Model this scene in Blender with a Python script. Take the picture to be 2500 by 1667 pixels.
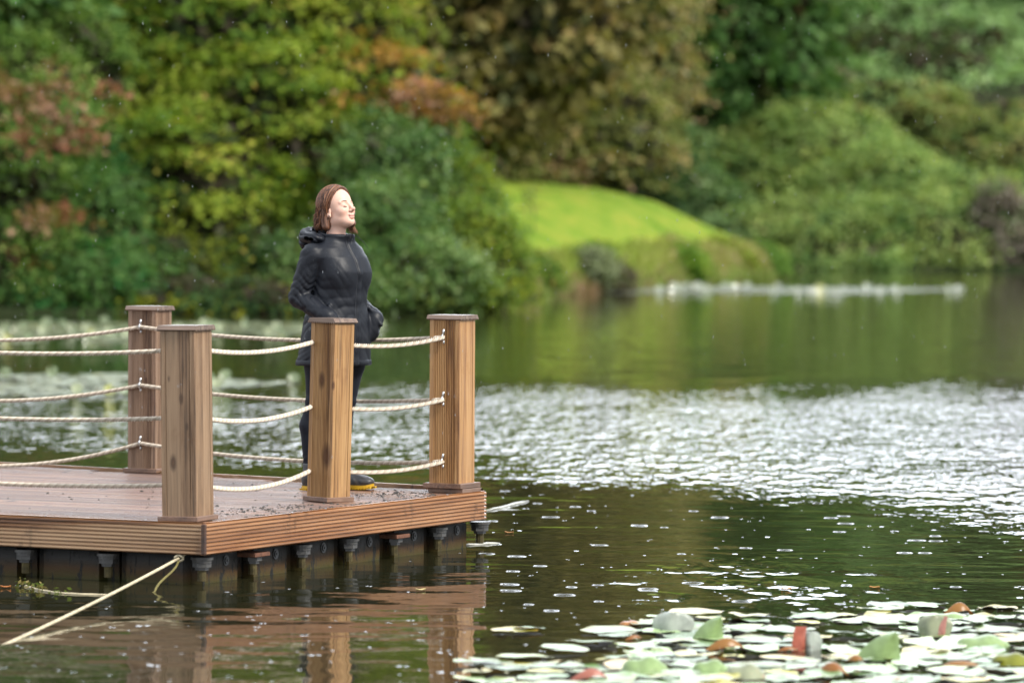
import bpy, math, random
import numpy as np
from mathutils import Vector, Matrix

# ------------------------------------------------------------------ scene, camera, world, sun
for o in list(bpy.data.objects): bpy.data.objects.remove(o)
S = bpy.context.scene
col = S.collection
R = math.radians
CAMH = 1.952; FPX = 11257.0; CX, CY = 1250.0, 833.5; YH = 486.8; ROLL = 0.0053
PIT = math.atan((CY - YH) / FPX)
fw = Vector((0, math.cos(PIT), -math.sin(PIT))); up0 = Vector((0, math.sin(PIT), math.cos(PIT))); rt0 = Vector((1, 0, 0))
rt = rt0 * math.cos(ROLL) + up0 * math.sin(ROLL); up = -rt0 * math.sin(ROLL) + up0 * math.cos(ROLL)
cam = bpy.data.cameras.new('camera'); camo = bpy.data.objects.new('camera', cam); col.objects.link(camo)
camo.matrix_world = Matrix(((rt.x, up.x, -fw.x, 0), (rt.y, up.y, -fw.y, 0), (rt.z, up.z, -fw.z, CAMH), (0, 0, 0, 1)))
cam.sensor_width = 36; cam.lens = FPX / 2500 * 36; cam.clip_end = 3000; cam.clip_start = 0.5
cam.dof.use_dof = True; cam.dof.focus_distance = 24.9; cam.dof.aperture_fstop = 2.3
S.camera = camo
S.render.engine = 'CYCLES'; S.render.resolution_x = 1024; S.render.resolution_y = 682
S.view_settings.view_transform = 'Standard'; S.view_settings.look = 'None'
S.view_settings.exposure = 1.0; S.view_settings.gamma = 1
SUN_EL = R(44); SUN_AZ = R(126)     # azimuth clockwise from +Y
w = bpy.data.worlds.new('World'); S.world = w; w.use_nodes = True
nt = w.node_tree; nt.nodes.clear()
def N(nt, t, **k):
    n = nt.nodes.new(t)
    for a, b in k.items():
        if a.startswith('i_'): n.inputs[a[2:].replace('_', ' ')].default_value = b
        else: setattr(n, a, b)
    return n
out = N(nt, 'ShaderNodeOutputWorld'); bg = N(nt, 'ShaderNodeBackground'); bg.inputs[1].default_value = 0.12
sky = N(nt, 'ShaderNodeTexSky'); sky.sky_type = 'NISHITA'; sky.sun_disc = False; sky.sun_elevation = SUN_EL; sky.sun_rotation = SUN_AZ
sky.air_density = 1.0; sky.dust_density = 2.0
tc = N(nt, 'ShaderNodeTexCoord'); mp = N(nt, 'ShaderNodeMapping'); mp.inputs['Scale'].default_value = (1, 1, 2.4)
nz = N(nt, 'ShaderNodeTexNoise'); nz.inputs['Scale'].default_value = 2.3; nz.inputs['Detail'].default_value = 5
rmp = N(nt, 'ShaderNodeMapRange'); rmp.inputs[1].default_value = 0.36; rmp.inputs[2].default_value = 0.56; rmp.inputs[3].default_value = 0.45; rmp.inputs[4].default_value = 1.0
mx = N(nt, 'ShaderNodeMix', data_type='RGBA'); mx.inputs[7].default_value = (11.5, 12.2, 13.2, 1)
nt.links.new(tc.outputs['Generated'], mp.inputs[0]); nt.links.new(mp.outputs[0], nz.inputs['Vector'])
nt.links.new(nz.outputs[0], rmp.inputs[0]); nt.links.new(rmp.outputs[0], mx.inputs[0]); nt.links.new(sky.outputs[0], mx.inputs[6])
# a break in the cloud: brighter bank of sky low over the far shore, a little right of straight ahead
vd = N(nt, 'ShaderNodeVectorMath', operation='DOT_PRODUCT'); gd = Vector((math.sin(R(6)) * math.cos(R(19)), math.cos(R(6)) * math.cos(R(19)), math.sin(R(19)))); vd.inputs[1].default_value = gd
nt.links.new(tc.outputs['Generated'], vd.inputs[0])
gl = N(nt, 'ShaderNodeMapRange', interpolation_type='SMOOTHSTEP'); gl.inputs[1].default_value = 0.95; gl.inputs[2].default_value = 0.999; gl.inputs[3].default_value = 0.60; gl.inputs[4].default_value = 2.7
nt.links.new(vd.outputs['Value'], gl.inputs[0])
vm = N(nt, 'ShaderNodeVectorMath', operation='SCALE'); nt.links.new(mx.outputs[2], vm.inputs[0]); nt.links.new(gl.outputs[0], vm.inputs['Scale'])
nt.links.new(vm.outputs[0], bg.inputs[0]); nt.links.new(bg.outputs[0], out.inputs[0])
sl = bpy.data.lights.new('sun', 'SUN'); sl.energy = 2.6; sl.angle = R(10); sl.color = (1, 0.94, 0.84)
so = bpy.data.objects.new('sun', sl); col.objects.link(so)
sd = Vector((math.sin(SUN_AZ) * math.cos(SUN_EL), math.cos(SUN_AZ) * math.cos(SUN_EL), math.sin(SUN_EL)))
so.rotation_euler = (-sd).to_track_quat('-Z', 'Y').to_euler()

# ------------------------------------------------------------------ survey helpers (photo pixel -> place in metres)
def ray(x, y):
    a = (x - CX) / FPX; b = -(y - CY) / FPX
    return fw + rt * a + up * b
def on_plane(x, y, z=0.0):
    d = ray(x, y); t = (z - CAMH) / d.z
    return Vector((0, 0, CAMH)) + d * t
def at_depth(x, y, Y):
    d = ray(x, y); return Vector((0, 0, CAMH)) + d * (Y / d.y)
# ------------------------------------------------------------------ object helpers
def tag(o, label=None, cat=None, group=None, kind=None):
    if label: o['label'] = label
    if cat: o['category'] = cat
    if group: o['group'] = group
    if kind: o['kind'] = kind
    return o
def empty(name, loc, rz=0.0):
    o = bpy.data.objects.new(name, None); col.objects.link(o); o.location = loc; o.rotation_euler = (0, 0, rz); o.empty_display_size = 0.1
    return o
def mk(name, v, f, mat, parent=None, smooth=False, colr=None, loc=None, fcol=None):
    me = bpy.data.meshes.new(name)
    v = np.asarray(v, dtype=np.float32)
    if isinstance(f, np.ndarray):
        n, k = f.shape
        me.vertices.add(len(v)); me.vertices.foreach_set('co', v.ravel())
        me.loops.add(n * k); me.loops.foreach_set('vertex_index', f.astype(np.int32).ravel())
        me.polygons.add(n); me.polygons.foreach_set('loop_start', np.arange(0, n * k, k, dtype=np.int32))
        try: me.polygons.foreach_set('loop_total', np.full(n, k, dtype=np.int32))
        except Exception: pass
        me.update(calc_edges=True)
    else:
        me.from_pydata([tuple(map(float, p)) for p in v], [], f); me.update()
    if colr is not None:
        ca = me.color_attributes.new('col', 'FLOAT_COLOR', 'POINT')
        c = np.ones((len(v), 4), np.float32); c[:, :3] = colr; ca.data.foreach_set('color', c.ravel())
    if smooth: me.polygons.foreach_set('use_smooth', np.ones(len(me.polygons), bool))
    if mat: me.materials.append(mat)
    o = bpy.data.objects.new(name, me); col.objects.link(o)
    if parent: o.parent = parent
    if loc is not None: o.location = loc
    return o
class MB:
    def __init__(s): s.v = []; s.f = []; s.c = []
    def add(s, v, f, c=(1, 1, 1)):
        b = len(s.v); s.v += [tuple(p) for p in v]; s.f += [tuple(i + b for i in q) for q in f]; s.c += [c] * len(v)
    def box(s, c, d, rz=0.0, bev=0.0, top=1.0, colr=(1, 1, 1)):
        x, y, z = d[0] / 2, d[1] / 2, d[2] / 2
        if bev <= 0:
            P = [(-x, -y, -z), (x, -y, -z), (x, y, -z), (-x, y, -z), (-x * top, -y * top, z), (x * top, -y * top, z), (x * top, y * top, z), (-x * top, y * top, z)]
            F = [(3, 2, 1, 0), (4, 5, 6, 7), (0, 1, 5, 4), (1, 2, 6, 5), (2, 3, 7, 6), (3, 0, 4, 7)]
        else:
            P = []; b = bev
            for zz, q in ((-z, b), (-z + b, 0), (z - b, 0), (z, b)):
                P += [(-x + q + (b if 0 else 0), -y + q, zz), (x - q, -y + q, zz), (x - q, y - q, zz), (-x + q, y - q, zz)]
            F = [(3, 2, 1, 0), (12, 13, 14, 15)]
            for l in range(3):
                for i in range(4):
                    j = (i + 1) % 4; F.append((l * 4 + i, l * 4 + j, l * 4 + 4 + j, l * 4 + 4 + i))
        cr, sr = math.cos(rz), math.sin(rz)
        s.add([(c[0] + p[0] * cr - p[1] * sr, c[1] + p[0] * sr + p[1] * cr, c[2] + p[2]) for p in P], F, colr)
    def cyl(s, c, r, z0, z1, n=14, r2=None, colr=(1, 1, 1)):
        r2 = r if r2 is None else r2
        P = []
        for zz, rr in ((z0, r), (z1, r2)):
            P += [(c[0] + rr * math.cos(2 * math.pi * i / n), c[1] + rr * math.sin(2 * math.pi * i / n), zz) for i in range(n)]
        F = [tuple(range(n - 1, -1, -1)), tuple(range(n, 2 * n))] + [(i, (i + 1) % n, n + (i + 1) % n, n + i) for i in range(n)]
        s.add(P, F, colr)
    def tube(s, pts, r, n=8, colr=(1, 1, 1)):
        pts = [Vector(p) for p in pts]; rs = r if hasattr(r, '__len__') else [r] * len(pts)
        P = []
        for i, p in enumerate(pts):
            t = (pts[min(i + 1, len(pts) - 1)] - pts[max(i - 1, 0)]).normalized()
            a = t.cross(Vector((0, 0, 1)));
            if a.length < 1e-3: a = t.cross(Vector((1, 0, 0)))
            a.normalize(); b = t.cross(a)
            P += [p + (a * math.cos(2 * math.pi * k / n) + b * math.sin(2 * math.pi * k / n)) * rs[i] for k in range(n)]
        F = [tuple(range(n)), tuple(range(len(P) - 1, len(P) - n - 1, -1))]
        for i in range(len(pts) - 1):
            for k in range(n):
                m = (k + 1) % n; F.append((i * n + k, i * n + n + k, i * n + n + m, i * n + m))
        s.add(P, F, colr)
    def prism(s, prof, h0, h1, fr, colr=(1, 1, 1)):
        """closed profile of 2-D points swept from h0 to h1; fr(p, h) -> 3-D point"""
        n = len(prof); P = [fr(p, h0) for p in prof] + [fr(p, h1) for p in prof]
        F = [tuple(range(n - 1, -1, -1)), tuple(range(n, 2 * n))] + [(i, (i + 1) % n, n + (i + 1) % n, n + i) for i in range(n)]
        s.add(P, F, colr)
    def build(s, name, mat, parent=None, smooth=False, loc=None):
        return mk(name, s.v, s.f, mat, parent, smooth, np.array(s.c, np.float32), loc)

# ------------------------------------------------------------------ materials
def newmat(name):
    m = bpy.data.materials.new(name); m.use_nodes = True; t = m.node_tree
    b = t.nodes['Principled BSDF']; return m, t, b
def ramp(t, stops, fac):
    r = N(t, 'ShaderNodeValToRGB'); e = r.color_ramp.elements
    while len(e) < len(stops): e.new(0.5)
    for i, (p, c) in enumerate(stops): e[i].position = p; e[i].color = (*c, 1)
    t.links.new(fac, r.inputs[0]); return r.outputs[0]
def coords(t, scale, obj=True, rot=(0, 0, 0)):
    c = N(t, 'ShaderNodeTexCoord'); m = N(t, 'ShaderNodeMapping'); m.inputs['Scale'].default_value = scale; m.inputs['Rotation'].default_value = rot
    t.links.new(c.outputs['Object'], m.inputs[0]); return m.outputs[0]
def noise(t, vec, sc, det=4, rough=0.55, dist=0.0):
    n = N(t, 'ShaderNodeTexNoise'); n.inputs['Scale'].default_value = sc; n.inputs['Detail'].default_value = det; n.inputs['Roughness'].default_value = rough; n.inputs['Distortion'].default_value = dist
    t.links.new(vec, n.inputs['Vector']); return n.outputs[0]
def math_(t, op, a, b=None, c=None, clamp=False):
    n = N(t, 'ShaderNodeMath', operation=op, use_clamp=clamp)
    for i, q in enumerate((a, b, c)):
        if q is None: continue
        if isinstance(q, (int, float)): n.inputs[i].default_value = q
        else: t.links.new(q, n.inputs[i])
    return n.outputs[0]
def mixc(t, f, a, b, mode='MIX'):
    n = N(t, 'ShaderNodeMix', data_type='RGBA', blend_type=mode)
    for i, q in ((0, f), (6, a), (7, b)):
        if isinstance(q, (int, float)): n.inputs[i].default_value = q
        elif isinstance(q, tuple): n.inputs[i].default_value = (*q, 1)
        else: t.links.new(q, n.inputs[i])
    return n.outputs[2]
def bump(t, h, dist, strength=1.0, b=None):
    n = N(t, 'ShaderNodeBump'); n.inputs['Strength'].default_value = strength; n.inputs['Distance'].default_value = dist
    t.links.new(h, n.inputs['Height'])
    if b is not None: t.links.new(b, n.inputs['Normal'])
    return n.outputs[0]
def maprange(t, v, a, b, c=0.0, d=1.0, smooth=False):
    n = N(t, 'ShaderNodeMapRange'); n.clamp = True
    if smooth: n.interpolation_type = 'SMOOTHSTEP'
    t.links.new(v, n.inputs[0])
    for i, q in enumerate((a, b, c, d)): n.inputs[i + 1].default_value = q
    return n.outputs[0]

def wood(name, base, dark, light, axis=2, rough=0.5, wet=0.0, knots=(), grain=1.0, stain=(0.10, 0.055, 0.03), stain_amt=0.6):
    m, t, b = newmat(name)
    sc = [38.0, 38.0, 38.0]; sc[axis] = 1.3
    v = coords(t, tuple(sc)); v2 = coords(t, tuple([q * 0.22 for q in sc]))
    n1 = noise(t, v, 1.0, 6, 0.62, 0.6); n2 = noise(t, v2, 1.0, 4, 0.55, 0.8)
    vv = coords(t, (1, 1, 1)); n3 = noise(t, vv, 5.0, 5, 0.6)
    n5 = noise(t, v, 3.2, 3, 0.6)
    c = ramp(t, [(0.38, dark), (0.505, base), (0.67, light)], math_(t, 'ADD', math_(t, 'MULTIPLY', n1, .55), math_(t, 'MULTIPLY', n5, .45)))
    c = mixc(t, maprange(t, n2, 0.42, 0.62), c, mixc(t, 0.55, c, light))
    c = mixc(t, maprange(t, n2, 0.34, 0.24), c, stain)
    c = mixc(t, math_(t, 'MULTIPLY', maprange(t, n3, 0.56, 0.72), stain_amt), c, stain)
    pos = N(t, 'ShaderNodeTexCoord').outputs['Object']
    sep = N(t, 'ShaderNodeVectorMath', operation='DISTANCE')
    for (kx, ky, kz, kr) in knots:
        mp_ = N(t, 'ShaderNodeMapping'); mp_.inputs['Location'].default_value = (-kx, -ky, -kz * 0.45); mp_.inputs['Scale'].default_value = (1, 1, 0.45)
        t.links.new(pos, mp_.inputs[0])
        ln = N(t, 'ShaderNodeVectorMath', operation='LENGTH'); t.links.new(mp_.outputs[0], ln.inputs[0])
        d = math_(t, 'ADD', ln.outputs['Value'], math_(t, 'MULTIPLY', n3, kr * 0.8))
        c = mixc(t, maprange(t, d, kr * 1.5, kr * 0.75), c, dark)
        c = mixc(t, math_(t, 'MULTIPLY', maprange(t, d, kr * 0.95, kr * 0.6), 0.85), c, (stain[0] * 0.8, stain[1] * 0.8, stain[2] * 0.8))
    t.links.new(c, b.inputs['Base Color'])
    t.links.new(maprange(t, n3, 0.3, 0.7, rough - 0.12, rough + 0.15), b.inputs['Roughness'])
    t.links.new(bump(t, n1, 0.0015 * grain, 0.8), b.inputs['Normal'])
    b.inputs['Coat Weight'].default_value = wet; b.inputs['Coat Roughness'].default_value = 0.18
    return m
def plain(name, c, rough=0.5, metal=0.0, var=0.15, scale=20, bmp=0.0):
    m, t, b = newmat(name); v = coords(t, (1, 1, 1)); n = noise(t, v, scale, 5)
    lo = tuple(q * (1 - var) for q in c); hi = tuple(min(1, q * (1 + var)) for q in c)
    t.links.new(ramp(t, [(0.3, lo), (0.7, hi)], n), b.inputs['Base Color'])
    b.inputs['Roughness'].default_value = rough; b.inputs['Metallic'].default_value = metal
    if bmp: t.links.new(bump(t, n, bmp), b.inputs['Normal'])
    return m
def leafmat(name, rough=0.45, trans=0.35, spec=0.4):
    m, t, b = newmat(name); a = N(t, 'ShaderNodeVertexColor', layer_name='col')
    t.links.new(a.outputs[0], b.inputs['Base Color']); b.inputs['Roughness'].default_value = rough
    b.inputs['Specular IOR Level'].default_value = spec
    tr = N(t, 'ShaderNodeBsdfTranslucent'); mxs = N(t, 'ShaderNodeMixShader'); mxs.inputs[0].default_value = trans
    t.links.new(mixc(t, 1.0, a.outputs[0], (1.3, 1.35, 0.7), 'MULTIPLY'), tr.inputs[0])
    o = t.nodes['Material Output']
    t.links.new(b.outputs[0], mxs.inputs[1]); t.links.new(tr.outputs[0], mxs.inputs[2]); t.links.new(mxs.outputs[0], o.inputs[0])
    return m
def vcol(name, rough=0.5, metal=0.0, spec=0.5, sub=0.0, bmp=0.0, bsc=60, coat=0.0):
    m, t, b = newmat(name); a = N(t, 'ShaderNodeVertexColor', layer_name='col')
    t.links.new(a.outputs[0], b.inputs['Base Color']); b.inputs['Roughness'].default_value = rough; b.inputs['Metallic'].default_value = metal
    b.inputs['Specular IOR Level'].default_value = spec; b.inputs['Coat Weight'].default_value = coat
    if sub: b.inputs['Subsurface Weight'].default_value = sub; b.inputs['Subsurface Radius'].default_value = (0.012, 0.005, 0.003); b.inputs['Subsurface Scale'].default_value = 1.0
    if bmp: t.links.new(bump(t, noise(t, coords(t, (1, 1, 1)), bsc, 4), bmp), b.inputs['Normal'])
    return m
M = {}
M['leaf'] = leafmat('leaf', .55, .4, .12); M['glossy_leaf'] = leafmat('glossy_leaf', 0.4, 0.3, 0.25)
M['bark'] = plain('bark', (0.09, 0.075, 0.06), 0.85, bmp=0.02, scale=6, var=0.4)
M['steel'] = plain('galvanised_steel', (0.62, 0.64, 0.66), 0.32, 1.0)
M['rope'] = vcol('rope_fibre', 0.85, spec=.2, bmp=.002, bsc=120)
M['mooring'] = plain('mooring_fibre', (0.50, 0.43, 0.29), 0.8, var=0.3, scale=25, bmp=0.002)
M['mud'] = plain('mud', (0.035, 0.028, 0.022), 0.6, var=0.4, scale=80)

# ------------------------------------------------------------------ water
wm, t, b = newmat('lake_water')
P = coords(t, (1, 1, 1))
sx = N(t, 'ShaderNodeSeparateXYZ'); t.links.new(P, sx.inputs[0])
X_, Y_ = sx.outputs[0], sx.outputs[1]
warp = noise(t, coords(t, (0.35, 0.12, 1)), 1.0, 3)
wv = math_(t, 'MULTIPLY', math_(t, 'SUBTRACT', warp, 0.5), 9.0)
Yw = math_(t, 'ADD', Y_, wv)
# a breeze roughens a band of the lake between about 28 and 47 m out, wider towards the right
lo = math_(t, 'SUBTRACT', 32.3, math_(t, 'MULTIPLY', math_(t, 'MAXIMUM', X_, -0.5), 1.5))
m1 = math_(t, 'MULTIPLY', math_(t, 'SUBTRACT', Yw, math_(t, 'SUBTRACT', lo, .8)), 0.22, clamp=True)
m2 = math_(t, 'MULTIPLY', math_(t, 'SUBTRACT', 51.0, Yw), 0.14, clamp=True)
breeze = math_(t, 'MULTIPLY', m1, m2)
gust = math_(t, 'MULTIPLY', maprange(t, noise(t, coords(t, (0.9, 0.28, 1)), 1.0, 3), 0.35, 0.6, 0.5, 1.0), maprange(t, X_, -4.0, 2.5, .62, 1.0))
breeze = math_(t, 'MULTIPLY', breeze, gust)
# small secondary cat's paw near the front pads
dx = math_(t, 'SUBTRACT', X_, 1.3); dy = math_(t, 'MULTIPLY', math_(t, 'SUBTRACT', Y_, 23.4), 0.42)
rr = math_(t, 'SQRT', math_(t, 'ADD', math_(t, 'MULTIPLY', dx, dx), math_(t, 'MULTIPLY', dy, dy)))
paw = math_(t, 'MULTIPLY', maprange(t, rr, 1.0, 0.2), maprange(t, noise(t, coords(t, (1.6, 0.7, 1)), 1.0, 3), 0.42, 0.6))
n_f = noise(t, coords(t, (1, 1, 1)), 8.0, 2, 0.5); n_b = noise(t, coords(t, (1, .33, 1)), 7.6, 2.5, 0.5); n_m = noise(t, coords(t, (1, 1, 1)), 3.6, 3, 0.55); n_l = noise(t, coords(t, (0.8, 1.3, 1)), 1.1, 2)
amp = math_(t, 'ADD', math_(t, 'MULTIPLY', breeze, 1.0), math_(t, 'MULTIPLY', paw, 0.20))
hgt = math_(t, 'ADD', math_(t, 'MULTIPLY', n_f, 0.007), math_(t, 'MULTIPLY', n_b, 0.150))
hgt = math_(t, 'MULTIPLY', hgt, amp)
calm = math_(t, 'ADD', math_(t, 'MULTIPLY', n_l, 0.016), math_(t, 'MULTIPLY', n_m, 0.0022))
calm = math_(t, 'ADD', calm, math_(t, 'MULTIPLY', n_f, 0.0005))
nf2 = noise(t, coords(t, (1, 1, 1)), 4.2, 1)
H = math_(t, 'ADD', hgt, calm)
t.links.new(bump(t, H, 1.0), b.inputs['Normal'])
b.inputs['Base Color'].default_value = (0.020, 0.020, 0.009, 1); b.inputs['Roughness'].default_value = 0.03; b.inputs['IOR'].default_value = 1.333
M['water'] = wm
v = [(-220, -40, 0), (220, -40, 0), (220, 300, 0), (-220, 300, 0)]
tag(mk('lake_water', v, [(0, 1, 2, 3)], wm), 'dark green lake with rippled bright band and calm reflections', 'lake', kind='structure')

# ------------------------------------------------------------------ ground behind the lake
def shore_y(x):
    """where the bank starts, distance from the camera for each X"""
    xs = [-60, -12, -4, -0.9, -0.3, 0.2, 2.0, 4.2, 6.0, 6.9, 7.2, 7.6, 9, 14, 60]
    ys = [74, 76, 78, 80, 86, 90, 98, 106, 112, 116, 122, 130, 131, 131, 128]
    return np.interp(x, xs, ys)
def ground_h(x, y):
    d = y - shore_y(x)
    base = np.where(d > 0, 0.30 * np.clip(d, 0, 1.5) / 1.5 + 0.02 * d, np.maximum(d * 0.3, -1.5))
    ridge = np.interp(x, [-60, -2, -0.6, 2.3, 3.5, 4.6, 5.7, 7.0, 9], [2.4, 2.55, 2.45, 2.2, 1.95, 1.42, 1.0, .5, 0.0])
    yr = np.interp(x, [-1, 7], [114, 119]); ys = shore_y(x)
    tt = np.clip((y - ys) / np.maximum(yr - ys, 2), 0, 1)
    lawn = (0.25 * np.clip((y - ys) / 1.2, 0, 1) + (ridge - 0.25) * np.sin(tt * math.pi / 2)) * (ridge > 0.1)
    lawn = np.where(d > 0, lawn, -2)
    far = np.clip(y - 134, 0, 200) * 0.22
    bump_ = 0.08 * np.sin(x * 1.7 + y * .3) * np.sin(y * .9) * (d > 2)
    h = np.maximum(base, np.where((x > -3) & (x < 8) & (y < 128), lawn, -2)) + far * (d > 0) + bump_ * 0.5
    hl = np.clip(y - 95, 0, 200) * 0.10 * (x < -3)
    return h + hl * (d > 0)
gx = np.concatenate([np.linspace(-130, -16, 30), np.linspace(-15.5, 16.5, 150), np.linspace(17, 130, 30)])
gy = np.concatenate([np.linspace(68, 140, 170), np.linspace(141, 290, 40)])
GX, GY = np.meshgrid(gx, gy); GZ = ground_h(GX, GY)
vv = np.stack([GX, GY, GZ], -1).reshape(-1, 3)
nx_, ny_ = len(gx), len(gy); ii = np.arange((ny_ - 1) * nx_).reshape(ny_ - 1, nx_)[:, :-1].ravel()
ff = np.stack([ii, ii + 1, ii + nx_ + 1, ii + nx_], 1)
d_ = (GY - shore_y(GX)).ravel()
lm = ((vv[:, 0] > -2.4) & (vv[:, 0] < 7.3) & (vv[:, 1] < 123) & (d_ > 2.2)).astype(np.float32)
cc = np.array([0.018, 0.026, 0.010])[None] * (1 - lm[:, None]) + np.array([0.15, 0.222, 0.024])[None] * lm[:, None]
bk = ((d_ > 0) & (d_ <= 2.2) & (vv[:, 0] > -1) & (vv[:, 0] < 7.5))[:, None]; cc = np.where(bk, np.array([[0.09, 0.10, 0.035]]), cc)
gm, t, b = newmat('ground')
a = N(t, 'ShaderNodeVertexColor', layer_name='col'); nn = noise(t, coords(t, (1, 0.35, 1)), 1.3, 6, 0.7)
c = mixc(t, 1.0, a.outputs[0], ramp(t, [(0.3, (0.5, 0.7, 0.5)), (0.5, (1, 1, 1)), (0.68, (1.6, 1.1, 1.6))], nn), 'MULTIPLY')
t.links.new(c, b.inputs['Base Color']); b.inputs['Roughness'].default_value = 0.9; b.inputs['Specular IOR Level'].default_value = 0.05
t.links.new(bump(t, noise(t, coords(t, (1, 1, 1)), 8, 4), 0.05), b.inputs['Normal'])
tag(mk('ground', vv, ff, gm, smooth=True, colr=cc), 'lake bank rising behind the water with a bright green lawn mound', 'ground', kind='structure')
# ------------------------------------------------------------------ trees
rng = np.random.default_rng(7)
def leaves_from(centres, normals, csize, per, leaf, pal, wts, flat=0.45, up=0.5, jit=0.25, clump_cols=None):
    """leaf-sized diamond faces gathered in sprays; returns verts, faces, colours"""
    n = len(centres); tot = n * per
    c = np.repeat(centres, per, 0); nn = np.repeat(normals, per, 0)
    off = rng.normal(size=(tot, 3)) * np.array([1, 1, flat]) * 0.55 * np.repeat(csize, per)[:, None]
    # sprays droop outwards
    off[:, 2] -= 0.25 * np.repeat(csize, per) * (off[:, 0] ** 2 + off[:, 1] ** 2) / np.repeat(csize, per) ** 2
    p = c + off
    nr = rng.normal(size=(tot, 3)) * 0.55 + nn * 0.45 + np.array([0, 0, up]); nr /= np.linalg.norm(nr, axis=1)[:, None]
    a = rng.normal(size=(tot, 3)); a -= nr * (a * nr).sum(1)[:, None]; a /= np.linalg.norm(a, axis=1)[:, None]
    b = np.cross(nr, a); s = leaf * rng.uniform(0.6, 1.35, tot)[:, None]
    v = np.stack([p - a * s * 0.62, p - b * s * 0.33 + nr * s * 0.06, p + a * s * 0.62, p + b * s * 0.33 + nr * s * 0.06], 1).reshape(-1, 3)
    f = np.arange(tot * 4).reshape(-1, 4)
    pal = np.array(pal); ci = rng.choice(len(pal), n, p=np.array(wts) / np.sum(wts)) if clump_cols is None else clump_cols
    cc = pal[np.repeat(ci, per)]
    alt = pal[rng.choice(len(pal), tot, p=np.array(wts) / np.sum(wts))]
    mixf = (rng.random(tot) < jit)[:, None]; cc = np.where(mixf, alt, cc) * rng.uniform(0.72, 1.28, tot)[:, None]
    return v, f, np.repeat(cc, 4, 0)
def limbs(base, tips, r0, parent, name='trunk'):
    mb = MB(); base = Vector(base)
    top = Vector(np.mean(np.array(tips), 0)); fork = base.lerp(top, 0.45); fork.x = base.x + (fork.x - base.x) * 0.5
    n = 7; tr = [base.lerp(fork, i / n) + Vector((math.sin(i * 1.3) * .05, math.cos(i) * .05, 0)) for i in range(n + 1)]
    mb.tube(tr, [r0 * (1.35 if i == 0 else 1 - 0.4 * i / n) for i in range(n + 1)], 9)
    for tp in tips:
        tp = Vector(tp); pts = []
        st = tr[random.randint(3, n)]
        for i in range(7):
            k = i / 6; q = st.lerp(tp, k); q.z += math.sin(k * math.pi) * 0.12 * (tp - st).length * 0.5; q += Vector((random.uniform(-.05, .05),) * 3); pts.append(q)
        mb.tube(pts, [r0 * 0.5 * (1 - 0.85 * i / 6) for i in range(7)], 6)
    return mb.build(name, M['bark'], parent, True)
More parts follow.
